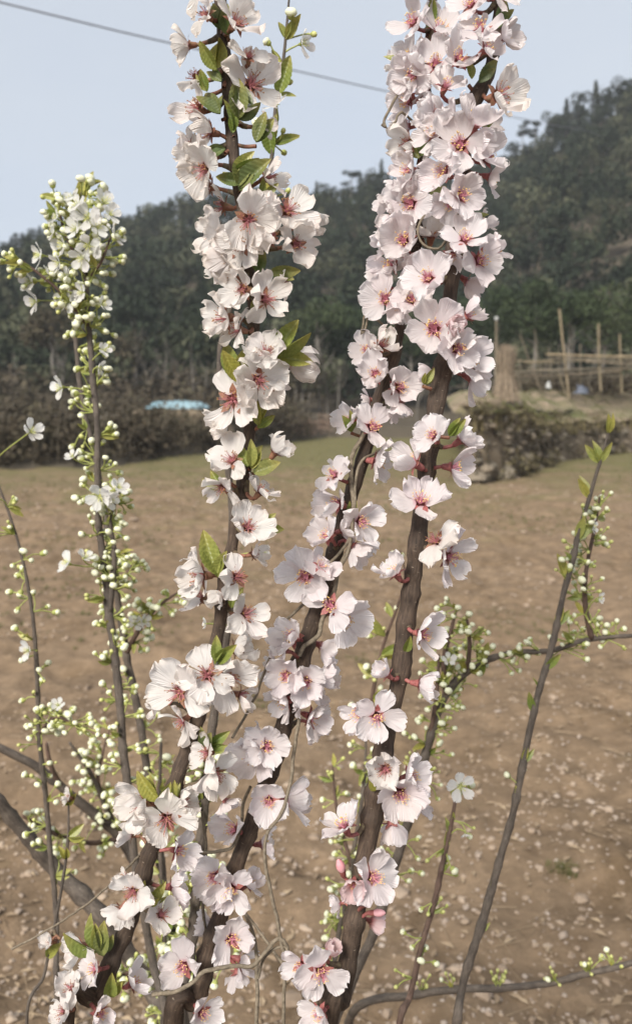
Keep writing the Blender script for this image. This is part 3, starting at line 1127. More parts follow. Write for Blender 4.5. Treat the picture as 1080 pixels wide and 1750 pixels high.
# ------------------------------------------------------------------ brush bank beyond the field
# the field's far edge: at the left 22 m away, receding to the right
EDGE = [(-200, 806), (48, 803), (200, 795), (330, 778), (420, 765), (520, 752), (600, 744), (700, 740), (800, 752)]
edge = [PG(a, b) for a, b in EDGE]
mb = MB()
n = len(edge)
rows = []
for e in edge:
    d = e[:2] / np.linalg.norm(e[:2])
    s = np.linalg.norm(e[:2])
    rows.append([np.array([*(e[:2] + d * k_), zz]) for k_, zz in ((-.2, -.12), (1.0, .15 + s * .006), (4, .35 + s * .012), (12, .6 + s * .03), (34, .6 + s * .03))])
rows = np.array(rows)
VV = rows.reshape(-1, 3)
i, j = np.meshgrid(np.arange(n - 1), np.arange(4), indexing='ij')
k = i * 5 + j
Q = np.stack([k, k + 5, k + 6, k + 1], -1).reshape(-1, 4)
tag(obj('brush_bank', mk('brush_bank', VV, [(Q, 0)], ['forest_floor'])), 'low rough bank beyond the field edge', kind='structure')


def brush(name, label, mat, pts_px, nper, hfun, size, rng, depth=(0, 3), rr=.6):
    """undergrowth: leaf patches in low mounds along a line of field-edge pixels"""
    Cs, Ns = [], []
    for q in range(nper):
        t = rng.uniform(0, len(pts_px) - 1)
        a = int(t); f_ = t - a
        A, B = pts_px[a], pts_px[min(a + 1, len(pts_px) - 1)]
        e = PG(A[0] * (1 - f_) + B[0] * f_, A[1] * (1 - f_) + B[1] * f_)
        d = e[:2] / np.linalg.norm(e[:2])
        g = rng.uniform(*depth)
        s = np.linalg.norm(e[:2])
        c = np.array([*(e[:2] + d * g), .1 + g * .08])
        h = hfun(A[0] * (1 - f_) + B[0] * f_) * s / F * rng.uniform(.55, 1.0)
        m_ = 70
        dd = rng.normal(0, 1, (m_, 3)); dd /= np.linalg.norm(dd, axis=1)[:, None]
        dd[:, 2] = np.abs(dd[:, 2])
        Cs.append(c + dd * np.array([h * rr, h * rr, h]) * rng.uniform(.45, 1, (m_, 1)) ** .6)
        Ns.append(dd)
    C = np.vstack(Cs); Nn = np.vstack(Ns)
    V = leaf_patches(C, Nn, size, rng)
    tag(obj(name, mk(name, V, [(np.arange(len(V)).reshape(-1, 4), 0)], [mat], smooth=False)), label, kind='stuff')


brush('undergrowth', 'dark brown-green tangle of undergrowth along the left edge of the field', 'brush_leaves',
      [(-200, 805), (48, 802), (200, 792), (330, 776), (420, 763), (500, 753)], 420, lambda px: 105 - .03 * px, .085, rf, (0, 3.5))
brush('far_scrub', 'dull scrub filling the ground between field and wood', 'brush_leaves',
      [(-200, 770), (200, 762), (500, 742), (700, 738), (850, 738)], 420, lambda px: 75, .13, rf, (3, 14), .8)
brush('dry_scrub', 'pinkish-brown dry bushes along the far edge of the field', 'dry_brush',
      [(200, 770), (330, 766), (470, 756), (520, 752), (600, 744), (720, 741)], 120, lambda px: 38 if px > 430 else 48, .07, rf, (.6, 2.5), .9)
brush('hill_foot_scrub', 'dim brown scrub at the foot of the wood', 'brush_leaves',
      [(-200, 752), (300, 750), (600, 738), (900, 736)], 500, lambda px: 120, .2, rf, (4, 12), .9)
# bare stalks rising out of the brush
mb = MB()
for q in range(260):
    px = rf.uniform(-40, 800); py = np.interp(px, [a for a, b in EDGE], [b for a, b in EDGE])
    e = PG(px, py - 1)
    d = e[:2] / np.linalg.norm(e[:2]); g = rf.uniform(0, 3)
    b = np.array([*(e[:2] + d * g), .05])
    h = rf.uniform(.6, 2.0)
    l = rf.normal(0, .35, 2)
    V, Q, _ = tube(np.array([b, b + [l[0] * .4, l[1] * .4, h * .55], b + [l[0], l[1], h]]), [.014, .010, .004], 4)
    mb.add(V, Q)
tag(obj('bare_stalks', mb.mesh('bare_stalks', ['old_wood'])), 'bare stalks sticking up out of the undergrowth', kind='stuff')

# blue plastic sheeting over a low row cover
t = thing('plastic_row_cover', 'low pale blue plastic sheeting over a bed beyond the left field edge', 'row cover', PY(306, 709, 30.5))
cb = PY(306, 709, 30.5)
NL, NA = 26, 9
V = []
for a in range(NL):
    s = a / (NL - 1)
    xx = (s - .5) * 2.2
    hgt = .22 * (1 - abs(2 * s - 1) ** 5) * (1 + .05 * math.sin(s * 14)) + .06
    for b in range(NA):
        ang = math.pi * b / (NA - 1)
        V.append([xx, -math.cos(ang) * .55 + .02 * math.sin(s * 11 + b), math.sin(ang) * hgt * (1 + .03 * math.sin(b * 2 + s * 13))])
V = np.array(V)
i, j = np.meshgrid(np.arange(NL - 1), np.arange(NA - 1), indexing='ij')
k = i * NA + j
Q = np.stack([k, k + NA, k + NA + 1, k + 1], -1).reshape(-1, 4)
obj('sheet', mk('sheet', V, [(Q, 0)], ['plastic_blue']), t, loc=(0, 0, .22))
mb = MB()
for a in range(5):
    xx = (a / 4 - .5) * 2.1
    ang = np.linspace(0, math.pi, 9)
    V, Q, _ = tube(np.stack([np.full(9, xx), -np.cos(ang) * .53, np.sin(ang) * .27 * (1 - abs(a / 2 - 1) ** 3 * .8)], -1), .012, 5)
    o_ = mk('hoop', V, [(Q, 0)], ['bamboo'])
    obj('hoop', o_, t, loc=(0, 0, .2))
mb = MB()
V, Q = lathe([(0.001, .3), (.9, .3), (1.1, 0.15), (1.3, -.8)], np.zeros(3), np.array([0, 0, 1.0]), 16)
V[:, 0] *= 1.6
V[:, 1] *= .6
V[:, 2] -= .1
obj('earth_bed', mk('earth_bed', V, [(Q, 0)], ['earth_bank']), t)

# ------------------------------------------------------------------ stone-faced bank and terrace on the right
BK = [(778, 822, 0), (812, 826, 0), (860, 822, 0), (905, 812, 0), (942, 796, 0), (975, 786, 0), (1032, 779, 0), (1120, 772, 0), (1400, 760, 0)]
foot = np.array([PG(a, b)[:2] for a, b, _ in BK])
topz = np.array([1.20, 1.42, 1.46, 1.36, 1.16, 1.08, 1.05, 1.05, 1.05])
rise = np.array([.07, .07, .07, .09, .13, .16, .17, .17, .17])
ft = spline(np.column_stack([foot, np.zeros(len(foot)), topz, rise]), .35)
foot_s, top_s, rise_s = ft[:, :2], ft[:, 3], ft[:, 4]
top_s = top_s + .09 * vn(np.stack([np.arange(len(top_s)) * .45, top_s * 0, top_s * 0], -1), 71)
# outward normal (towards the camera)
tg = np.gradient(foot_s, axis=0); tg /= np.linalg.norm(tg, axis=1)[:, None]
nrm = np.stack([tg[:, 1], -tg[:, 0]], -1)
bank = thing('stone_bank', 'rough stone-faced earth bank with grass along its top, right of the thick cherry stem', 'bank', (*foot_s[len(foot_s) // 4], 0))
bp = np.array([*foot_s[len(foot_s) // 4], 0])
LV_ = 12
V = []
for a in range(len(foot_s)):
    for b in range(LV_):
        s = b / (LV_ - 1)
        q = foot_s[a] - nrm[a] * (.08 + s * .22 + .10 * math.sin(a * 1.7 + b) * s)
        V.append([q[0], q[1], -.1 + s * (top_s[a] + .1)])
V = np.array(V) 
V += .05 * np.stack([fbm(V * 2.2, 3, 3), fbm(V * 2.2, 3, 4), fbm(V * 2.2, 3, 8) * .5], -1)
i, j = np.meshgrid(np.arange(len(foot_s) - 1), np.arange(LV_ - 1), indexing='ij')
k = i * LV_ + j
Q = np.stack([k, k + LV_, k + LV_ + 1, k + 1], -1).reshape(-1, 4)
obj('earth_face', mk('earth_face', V - bp, [(Q, 0)], ['earth_bank']), bank)
STONES = []
for q in range(8):
    V, Fc = rock(rf, jitter=.2)
    STONES.append(mk('stone', V, [(Fc, 0)], ['stone_a'], smooth=False))
cnt = 0
for tries in range(1500):
    a = rf.uniform(0, len(foot_s) - 1.01)
    ai = int(a); f_ = a - ai
    fs = foot_s[ai] * (1 - f_) + foot_s[ai + 1] * f_
    pxx = 540 + F * fs[0] / fs[1]
    if pxx > 1130 or cnt >= 290: continue
    if fbm(np.array([[a * .5, s0_ := rf.uniform(.02, .93), 0.3]]) * 3, 2, 12)[0] < -.35: continue
    s = s0_
    if rf.random() > (.95 if pxx < 950 else .5): continue
    q = fs - nrm[ai] * (.05 + s * .22)
    r = math.exp(rf.normal(math.log(.075), .4)) * (1.25 if s < .3 else 1)
    o = obj('stone', STONES[rf.integers(8)], bank, Matrix.Translation(Vector((q[0] - bp[0], q[1] - bp[1], s * top_s[ai]))) @
            Matrix.Rotation(rf.uniform(0, 6.28), 4, 'Z') @ Matrix.Rotation(rf.uniform(-.5, .5), 4, 'X') @ Matrix.Diagonal((r * 1.3, r, r * .8, 1)))
    cnt += 1
# hanging growth on the bank face
def pts_on_bank(n, lo, hi, rng, off=0.0):
    a = rng.uniform(0, len(foot_s) - 1.01, n).astype(int)
    s = rng.uniform(lo, hi, n)
    q = foot_s[a] - nrm[a] * (.02 + s[:, None] * .2) + nrm[a] * off
    return np.column_stack([q, s * top_s[a]]), np.column_stack([nrm[a], np.full(n, .5)])
C, Nn = pts_on_bank(2600, .02, 1.02, rf, .04)
m = fbm(C * 1.4, 3, 44) > -.12
V = leaf_patches(C[m], Nn[m], .06, rf)
tag(obj('ivy', mk('ivy', V - bp, [(np.arange(len(V)).reshape(-1, 4), 0)], ['brush_leaves'], smooth=False), bank), kind='stuff')
C, Nn = pts_on_bank(1500, .72, 1.0, rf, -.04)
V, Fc = scatter(TUFTS, np.column_stack([C[:, :2], C[:, 2] - .05]), rf.uniform(.10, .26, len(C)), rf)
tag(obj('bank_grass', mk('bank_grass', V - bp, [(Fc, 0)], ['grass_dry'], smooth=False), bank), kind='stuff')
Cs, Ns = [], []
for q in range(85):
    a = rf.integers(0, len(foot_s) - 1)
    s = rf.choice([rf.uniform(.8, 1.05), rf.uniform(0, .25)], p=[.6, .4])
    q_ = foot_s[a] - nrm[a] * (.02 + s * .2)
    h = rf.uniform(.10, .34)
    dd = rf.normal(0, 1, (60, 3)); dd /= np.linalg.norm(dd, axis=1)[:, None]
    Cs.append(np.array([*q_, s * top_s[a] + h * .2]) + dd * np.array([h * 1.3, h, h * .9]) * rf.uniform(.4, 1, (60, 1))); Ns.append(dd)
V = leaf_patches(np.vstack(Cs), np.vstack(Ns), .05, rf)
tag(obj('moss_and_brambles', mk('moss_and_brambles', V - bp, [(np.arange(len(V)).reshape(-1, 4), 0)], ['bank_green'], smooth=False), bank), kind='stuff')
# terrace behind the bank
V = []
KK = [.1, 1.0, 2, 3, 4.5, 6, 7, 11, 22]
for a in range(len(foot_s)):
    for b, g in enumerate(KK):
        q = foot_s[a] - nrm[a] * (g + .12)
        if b >= 2:
            q = foot_s[a] + np.array([.12, 1.0]) * g
        V.append([q[0], q[1], top_s[a] + .02 + rise_s[a] * min(g, 7)])
V = np.array(V); V[:, 2] += .04 * fbm(V * 1.3, 3, 66)
i, j = np.meshgrid(np.arange(len(foot_s) - 1), np.arange(len(KK) - 1), indexing='ij')
k = i * len(KK) + j
Q = np.stack([k, k + len(KK), k + len(KK) + 1, k + 1], -1).reshape(-1, 4)
tag(obj('terrace', mk('terrace', V, [(Q, 0)], ['terrace_soil'])), 'grassy terrace on top of the stone bank', kind='structure')


n = 1800
a = rf.integers(2, len(foot_s) - 2, n); g = rf.uniform(.2, 8, n)
q = foot_s[a] + np.array([.12, 1.0])[None] * g[:, None]
zz = top_s[a] + rise_s[a] * np.minimum(g, 7)
V, Fc = scatter(TUFTS, np.column_stack([q, zz]), rf.uniform(.05, .14, n), rf)
tag(obj('terrace_grass', mk('terrace_grass', V, [(Fc, 0)], ['grass_blade'], smooth=False)), 'short grass growing on the terrace', kind='stuff')

# straw stack round a pole
sb = PY(862, 686, 21.5)
stack = thing('straw_stack', 'tapering stack of dry stalks tied round a pole on the terrace', 'straw stack', sb)
for q in range(230):
    pass
mb = MB()
for q in range(520):
    a = rf.uniform(0, 6.283)
    rb_ = rf.uniform(.14, .30); rt_ = rf.uniform(.03, .12)
    h = rf.uniform(.75, 1.42)
    low = rf.uniform(-.05, .35) if rf.random() < .6 else 0
    p0 = np.array([math.cos(a) * rb_ * (1 - low * .5), math.sin(a) * rb_ * (1 - low * .5), low])
    a2 = a + rf.normal(0, .12)
    pm = np.array([math.cos(a2) * .13, math.sin(a2) * .13, h * .68])
    p1 = np.array([math.cos(a2) * rt_, math.sin(a2) * rt_, h])
    if q % 3 == 0:                                                   # loose ends sticking out of the tie
        pm = np.array([math.cos(a2) * .16, math.sin(a2) * .16, h * .62]); p1 = p1 + np.array([math.cos(a2), math.sin(a2), .1]) * rf.uniform(.05, .22)
    if q % 4 == 0:
        p0 = p0 * np.array([1.25, 1.25, 1]); pm = p0 * .75 + np.array([0, 0, rf.uniform(.2, .4)]); p1 = pm * .8 + np.array([0, 0, .3])
    V, Q, _ = tube(np.array([p0, pm, p1]), [.016, .013, .007], 4)
    mb.add(V, Q)
tag(obj('stalks', mb.mesh('stalks', ['straw']), stack), kind='stuff')
V, Q, _ = tube(np.array([[-.22, 0, -.1], [-.25, 0, 1.2], [-.26, 0, 2.0]]), [.03, .028, .022], 7)
obj('pole', mk('pole', V, [(Q, 0)], ['old_wood']), stack)
V, Q = lathe([(.001, -.055), (.035, -.045), (.052, 0), (.035, .045), (.001, .055)], np.array([-.26, 0, 2.03]), np.array([0, 0, 1.0]), 10)
obj('pole_cap', mk('pole_cap', V, [(Q, 0)], ['white_paint']), stack)

# frame of bamboo poles and rails
fr = thing('pole_frame', 'rickety frame of grey poles and bamboo rails on the terrace', 'frame', PY(960, 668, 30.5))
fp = PY(960, 668, 30.5)
for (x0, y0, x1, y1, Y, r, mt) in [
    (972, 680, 955, 528, 30.1, 0.052, 'bamboo'), (1026, 668, 1022, 553, 29.9, 0.057, 'bamboo'), (930, 668, 913, 562, 30.6, 0.029, 'old_wood'),
    (918, 660, 888, 572, 30.8, 0.029, 'old_wood'), (868, 640, 858, 600, 29.6, 0.023, 'old_wood'), (946, 660, 937, 594, 30.7, 0.032, 'old_wood'),
    (956, 668, 955, 588, 31.0, 0.025, 'old_wood'), (992, 668, 991, 588, 30.6, 0.040, 'old_wood'), (890, 672, 888, 612, 30.2, 0.034, 'old_wood'),
    (955, 638, 972, 684, 29.2, 0.034, 'bamboo'), (912, 632, 925, 672, 29.6, 0.029, 'old_wood'), (1062, 672, 1058, 570, 30.2, 0.046, 'bamboo'),
    (1005, 640, 1010, 668, 30.2, 0.034, 'old_wood')]:
    V, Q, _ = tube(spline(np.array([PY(x0, y0, Y), PY((x0 + x1) / 2 + (x0 % 5) - 2.2, (y0 + y1) / 2, Y + .03), PY(x1, y1, Y)]) - fp, .2), r * .68, 7, rough=.25, seed=int(x0))
    obj('pole', mk('pole', V, [(Q, 0)], [mt]), fr)
for (x0, y0, x1, y1, Y, r, mt) in [
    (860, 616, 946, 616, 29.8, 0.040, 'bamboo'), (932, 605, 1120, 609, 29.7, 0.046, 'bamboo'), (870, 637, 1120, 622, 30.0, 0.052, 'old_wood'),
    (880, 648, 1000, 640, 30.5, 0.034, 'old_wood'), (940, 612, 1120, 614, 30.8, 0.046, 'old_wood'), (866, 626, 960, 622, 31.0, 0.029, 'old_wood'),
    (872, 643, 1060, 634, 30.6, 0.040, 'old_wood'), (900, 631, 1120, 629, 30.3, 0.040, 'old_wood'), (865, 652, 990, 655, 30.9, 0.034, 'old_wood'), (1000, 618, 1120, 621, 29.8, 0.052, 'old_wood'),
    (895, 620, 1010, 615, 30.4, 0.029, 'bamboo'), (930, 646, 1120, 640, 30.7, 0.034, 'old_wood')]:
    V, Q, _ = tube(spline(np.array([PY(x0, y0, Y), PY((x0 + x1) / 2, (y0 + y1) / 2 + 1.5, Y), PY(x1, y1, Y)]) - fp, .2), r * .68, 7, rough=.25, seed=int(x0))
    obj('rail', mk('rail', V, [(Q, 0)], [mt]), fr)


def crumple(name, label, cat, px, py, Y, sx, sz, mat, seed):
    c = PY(px, py, Y)
    c[2] -= sz
    V, Q = lathe([(.02, 1.0), (.45, .95), (.8, .6), (.95, .25), (1.0, 0)], np.zeros(3), np.array([0, 0, 1.0]), 18)
    V = V * np.array([sx, sx * .6, sz * 1.6])
    V = V * (1 + .55 * fbm(V * np.array([5, 5, 9]) / (sx * 3) + seed, 4, seed))[:, None]
    o = obj(name, mk(name, V, [(Q, 0)], [mat]), loc=Vector(c))
    tag(o, label, cat)


crumple('feed_sack', 'blue crumpled sack under the rails of the pole frame', 'sack', 992, 664, 30.0, .26, .17, 'rag_blue', 3)
crumple('feed_sack', 'small white crumpled sack left of the blue one on the terrace', 'sack', 937, 658, 29.2, .09, .11, 'white_paint', 8)
brush_pts = []
# brush on the terrace under and behind the frame
Cs, Ns = [], []
for q in range(120):
    px = rf.uniform(862, 1130); Y = rf.uniform(32, 38)
    c = PY(px, rf.uniform(662, 674), Y)
    h = rf.uniform(.4, 1.0)
    dd = rf.normal(0, 1, (60, 3)); dd /= np.linalg.norm(dd, axis=1)[:, None]
    dd[:, 2] = np.abs(dd[:, 2])
    Cs.append(c + dd * np.array([h, h, h]) * rf.uniform(.4, 1, (60, 1))); Ns.append(dd)
V = leaf_patches(np.vstack(Cs), np.vstack(Ns), .09, rf)
tag(obj('terrace_brush', mk('terrace_brush', V, [(np.arange(len(V)).reshape(-1, 4), 0)], ['brush_leaves'], smooth=False)), 'low dark scrub behind the pole frame', kind='stuff')

# overhead cable
cp = spline(np.array([PY(-260, -60, 9.5), PY(100, 28, 11), PY(262, 67, 12.5), PY(510, 122, 15.5), PY(670, 158, 19), PY(800, 184, 26), PY(930, 211, 48), PY(1010, 226, 95), PY(1040, 240, 130)]), .5)
V, Q, _ = tube(cp, np.interp(np.arange(len(cp)), [0, len(cp)], [.010, .032]), 6)
tag(obj('overhead_cable', mk('overhead_cable', V, [(Q, 0)], ['cable'])), 'thin overhead cable sloping down across the sky', 'cable')

# ------------------------------------------------------------------ BRANCHES
GROUND_FOOT = {}


THIN = {'bark_cherry': .67, 'bark_plum': .58, 'bark_twig': .9}


def make_path(pts, foot, step):
    """pts rows: px x, px y, depth, radius(m), bottom to top; foot: x, y on the ground"""
    w_ = [np.array([*P(a, b, d), r]) for a, b, d, r in pts]
    if foot is not None:
        f0 = np.array([foot[0], foot[1], -.06, w_[0][3] * 1.35])
        m0 = .5 * f0 + .5 * w_[0]
        m0[2] = w_[0][2] * .45
        w_ = [f0, m0] + w_
    return spline(np.array(w_), step)


def nearest(path, p):
    return int(np.argmin(np.sum((path[:, :3] - p) ** 2, 1)))


class Branch:
    def __init__(s, name, label, cat, group, pts, foot, mat, sides=14, rough=.1, seed=0, step=.004, part='stem', knobs=()):
        s.path = make_path([(a, b, c, q * THIN[mat]) for a, b, c, q in pts], foot, step)
        s.base = np.array([foot[0], foot[1], 0.0])
        s.root = thing(name, label, cat, s.base, group)
        s.mat, s.sides, s.rough, s.seed, s.part = mat, sides, rough, seed, part
        s.bumps = []

    def finish(s):
        rad = s.path[:, 3].copy()
        arc = np.concatenate([[0], np.cumsum(np.linalg.norm(np.diff(s.path[:, :3], axis=0), axis=1))])
        for i_ in s.bumps:                                            # swollen spurs where flowers leave the stem
            rad += s.path[:, 3] * .15 * np.exp(-((arc - arc[i_]) / .0045) ** 2)
        kr = np.random.default_rng(s.seed + 400)
        for q in range(int(arc[-1] / .045)):                          # old bud scars and small knots
            rad += s.path[:, 3] * kr.uniform(.06, .28) * np.exp(-((arc - kr.uniform(0, arc[-1])) / kr.uniform(.002, .006)) ** 2)
        rad = np.minimum(rad, s.path[:, 3] * 1.32)
        for k_ in range(3):                                           # slight crookedness between nodes
            s.path[:, k_] += s.path[:, 3] * .18 * vn(np.stack([arc * 28, arc * 0 + s.seed, arc * 0 + k_ * 7.3], -1), 5)
        stem_obj(s.part, s.path[:, :3], rad, s.mat, s.root, s.base, s.sides, s.rough, s.seed)

    def side(s, pts, mat=None, name='side_twig', sides=8):
        w_ = np.array([[*P(a, b, d), r] for a, b, d, r in pts])
        i_ = nearest(s.path, w_[0, :3])
        w_[0, :3] = s.path[i_, :3]
        path = spline(w_, .006)
        stem_obj(name, path[:, :3], path[:, 3], mat or s.mat, s.root, s.base, sides, s.rough, s.seed + 5)
        return path


PX = 1 / F
CG = 'pink-flowered cherry stems rising in the foreground'
A = Branch('cherry_branch', 'leafy cherry stem with cream-white blossoms, curving up from the bottom left', 'cherry branch', CG,
           [(118, 1800, .60, .0085), (165, 1700, .60, .0080), (215, 1590, .60, .0076), (255, 1460, .595, .0072), (300, 1340, .59, .0068), (342, 1215, .59, .0064), (372, 1080, .585, .0064),
            (385, 985, .58, .0060), (404, 900, .58, .0056), (420, 800, .575, .0054), (430, 700, .57, .0052), (432, 600, .57, .0050), (430, 510, .565, .0048), (420, 400, .56, .0046),
            (402, 270, .56, .0050), (392, 170, .555, .0048), (384, 67, .55, .0046), (372, -60, .55, .0040), (366, -180, .55, .0030)],
           (-.16, .80), 'bark_cherry', seed=1, rough=.17, sides=18)
B = Branch('cherry_branch', 'cherry stem with a dry vine wrapped over it, between the leafy and thickest stems', 'cherry branch', CG,
           [(300, 1800, .645, .0100), (335, 1700, .645, .0098), (372, 1580, .64, .0094), (415, 1450, .635, .0090), (460, 1330, .63, .0086), (492, 1220, .625, .0084), (520, 1110, .62, .0080),
            (545, 1030, .62, .0078), (578, 925, .62, .0075), (602, 845, .62, .0072), (628, 755, .62, .0070), (658, 655, .62, .0064), (685, 555, .62, .0062), (706, 440, .62, .0058),
            (722, 330, .62, .0056), (722, 230, .62, .0052), (728, 130, .62, .0048), (738, 30, .62, .0044), (745, -100, .62, .0035)],
           (-.06, .88), 'bark_cherry', seed=2, rough=.17, sides=18)
Cc = Branch('cherry_branch', 'thickest cherry stem, bare brown bark below and packed blossoms at its top, on the right', 'cherry branch', CG,
            [(560, 1800, .575, .0098), (582, 1700, .575, .0096), (606, 1570, .575, .0092), (632, 1420, .575, .0090), (660, 1270, .575, .0088), (684, 1140, .575, .0086), (704, 1000, .575, .0082),
             (722, 860, .575, .0078), (742, 720, .575, .0076), (760, 600, .575, .0074), (772, 480, .575, .0070), (782, 380, .575, .0066), (790, 270, .575, .0066), (802, 190, .575, .0072),
             (836, 120, .575, .0060), (850, 40, .575, .0055), (858, -80, .575, .0045)],
            (.04, .80), 'bark_cherry', seed=3, rough=.15, sides=18)

# x, y, petal length in px, picture angle, tilt from the viewer, style (p pink, o old/cream, f fresh cup)
BL_A = [
    (312, 78, 34, 180, 82, 'o'), (328, 128, 32, 150, 100, 'o'), (328, 180, 38, 165, 45, 'o'), (348, 224, 38, 195, 60, 'o'), (326, 268, 36, 180, 70, 'o'), (342, 293, 38, 240, 50, 'o'),
    (425, 88, 30, 80, 30, 'o'), (436, 138, 42, 10, 32, 'o'), (456, 212, 20, 20, 70, 'o'), (466, 300, 32, 20, 60, 'o'), (424, 378, 42, 270, 25, 'o'), (497, 352, 42, 30, 30, 'o'),
    (462, 402, 33, 0, 20, 'o'), (510, 414, 40, -20, 25, 'o'), (372, 350, 36, 150, 95, 'o'), (362, 398, 40, 180, 80, 'o'), (378, 442, 40, 190, 70, 'o'), (352, 318, 32, 170, 100, 'o'),
    (408, 416, 36, 200, 28, 'o'), (410, 494, 38, 200, 25, 'o'), (458, 512, 36, -30, 30, 'o'), (374, 546, 44, 190, 52, 'o'), (488, 486, 26, 0, 80, 'o'), (452, 598, 36, 100, 22, 'o'),
    (444, 652, 40, -45, 22, 'o'), (510, 622, 40, -10, 95, 'o'), (392, 682, 42, 190, 14, 'o'), (376, 722, 32, 220, 80, 'o'), (392, 780, 32, 120, 40, 'o'), (374, 840, 34, 230, 50, 'o'),
    (476, 765, 30, 60, 80, 'o'), (450, 834, 32, 50, 80, 'o'), (426, 896, 38, 60, 32, 'o'), (410, 985, 36, 20, 28, 'o'), (427, 1046, 38, 20, 50, 'o'), (413, 1108, 34, 20, 85, 'o'),
    (332, 984, 42, 185, 60, 'o'), (336, 1018, 34, 160, 90, 'o'), (352, 1150, 42, 100, 25, 'o'), (300, 1184, 45, 170, 22, 'o'), (396, 1166, 46, -30, 38, 'o'), (304, 1240, 32, 200, 60, 'o'),
    (346, 1287, 28, 160, 50, 'o'), (368, 1332, 40, -80, 48, 'o'), (232, 1374, 36, 160, 35, 'o'), (284, 1408, 40, -60, 10, 'o'), (318, 1370, 26, 40, 60, 'o'), (218, 1422, 34, 160, 92, 'o'),
    (312, 1455, 32, 0, 60, 'p'), (222, 1528, 34, 160, 20, 'o'), (278, 1560, 30, 60, 50, 'o'), (305, 1514, 34, 20, 90, 'p'), (208, 1500, 24, 150, 80, 'o'), (130, 1620, 30, 180, 60, 'o'),
    (155, 1656, 26, 150, 50, 'p'), (118, 1686, 24, 120, 60, 'o'), (235, 1676, 34, 20, 90, 'p'), (205, 1562, 26, 250, 80, 'o'), (355, 395, 34, 170, 60, 'o'), (388, 470, 32, 180, 60, 'o'),
    (450, 350, 30, 80, 50, 'o'), (535, 385, 28, 0, 85, 'o'), (345, 20, 34, 170, 40, 'o'), (410, 30, 36, 20, 40, 'o'), (340, -30, 34, 160, 50, 'o'), (405, -50, 34, 10, 50, 'o'), (100, 1730, 28, 160, 50, 'o'),
    (175, 1735, 30, 0, 40, 'p'), (352, 1196, 30, 250, 60, 'o'), (262, 1206, 26, 190, 85, 'o'), (420, 1190, 30, -20, 80, 'o'), (440, 945, 26, 10, 80, 'o'), (372, 1020, 26, 200, 75, 'o'), (398, 560, 30, 170, 70, 'o'), (420, 640, 26, 160, 80, 'o'), (470, 668, 28, -20, 80, 'o'), (388, 1375, 24, -60, 80, 'p'), (258, 1400, 24, 170, 80, 'o'), (360, 455, 30, 180, 90, 'o'), (315, 248, 30, 150, 90, 'o')]
BL_B = [
    (690, 95, 36, 150, 60, 'p'), (742, 102, 38, 150, 20, 'p'), (700, 128, 38, 200, 50, 'p'), (688, 172, 34, 190, 70, 'p'), (740, 192, 42, 170, 55, 'p'), (688, 216, 34, 190, 90, 'p'),
    (690, 246, 30, 200, 60, 'o'), (690, 290, 34, 180, 50, 'p'), (676, 325, 28, 200, 80, 'p'), (696, 346, 42, 180, 35, 'p'), (668, 376, 32, 190, 80, 'p'), (685, 407, 44, 190, 28, 'p'),
    (738, 392, 36, 90, 60, 'o'), (660, 455, 36, 200, 60, 'p'), (730, 456, 38, 200, 45, 'p'), (656, 508, 38, 170, 18, 'p'), (703, 507, 32, 110, 15, 'p'), (622, 597, 32, 180, 40, 'p'),
    (656, 583, 28, 60, 50, 'o'), (640, 636, 36, 150, 18, 'p'), (686, 662, 38, -20, 20, 'p'), (626, 683, 20, 180, 90, 'p'), (682, 698, 26, -90, 80, 'p'), (592, 718, 28, 170, 60, 'p'),
    (640, 726, 34, 30, 25, 'p'), (652, 790, 38, -10, 70, 'p'), (566, 808, 32, 150, 45, 'p'), (568, 858, 34, 160, 60, 'p'), (622, 892, 40, -10, 32, 'p'), (553, 912, 30, 150, 50, 'p'),
    (612, 942, 34, -40, 80, 'p'), (519, 986, 44, 190, 14, 'p'), (552, 962, 32, 60, 40, 'p'), (563, 1034, 36, 120, 15, 'p'), (592, 1064, 40, -40, 40, 'p'), (494, 1086, 40, 150, 40, 'p'),
    (558, 1106, 34, -20, 90, 'p'), (486, 1156, 38, 170, 18, 'p'), (522, 1168, 36, -90, 10, 'p'), (556, 1156, 36, 10, 85, 'p'), (540, 1228, 38, -20, 60, 'p'), (480, 1202, 32, 200, 60, 'p'),
    (456, 1276, 38, 60, 12, 'p'), (430, 1294, 40, 170, 15, 'p'), (458, 1372, 36, 180, 8, 'p'), (505, 1366, 42, 0, 92, 'p'), (392, 1416, 38, 160, 60, 'p'), (456, 1442, 28, 0, 90, 'p'),
    (362, 1502, 40, 150, 20, 'p'), (393, 1526, 38, -90, 10, 'p'), (428, 1504, 30, 40, 85, 'p'), (352, 1580, 26, 180, 90, 'p'), (398, 1608, 40, 40, 22, 'p'), (420, 1642, 32, -20, 90, 'p'),
    (408, 1670, 28, -80, 90, 'p'), (308, 1656, 42, 160, 22, 'p'), (720, 150, 32, 140, 60, 'p'), (708, 320, 30, 150, 60, 'p'), (655, 420, 30, 180, 80, 'p'), (700, 30, 36, 150, 40, 'p'),
    (755, 40, 36, 60, 40, 'p'), (715, -30, 34, 150, 40, 'p'), (770, -50, 34, 30, 50, 'p'), (350, 1735, 34, 0, 40, 'p'), (725, 240, 30, 180, 70, 'p'), (690, 440, 32, 180, 60, 'p'), (655, 350, 26, 180, 90, 'p'),
    (640, 485, 26, 170, 85, 'p'), (540, 1182, 28, 0, 80, 'p'), (462, 1140, 26, 170, 80, 'p'), (506, 1195, 28, 200, 75, 'p'), (540, 1250, 24, -40, 85, 'p'), (480, 1110, 26, 160, 75, 'p'), (590, 905, 24, 20, 80, 'p'), (440, 1262, 28, 160, 75, 'p'), (378, 1535, 26, 190, 75, 'p'), (680, 535, 24, 260, 70, 'p')]
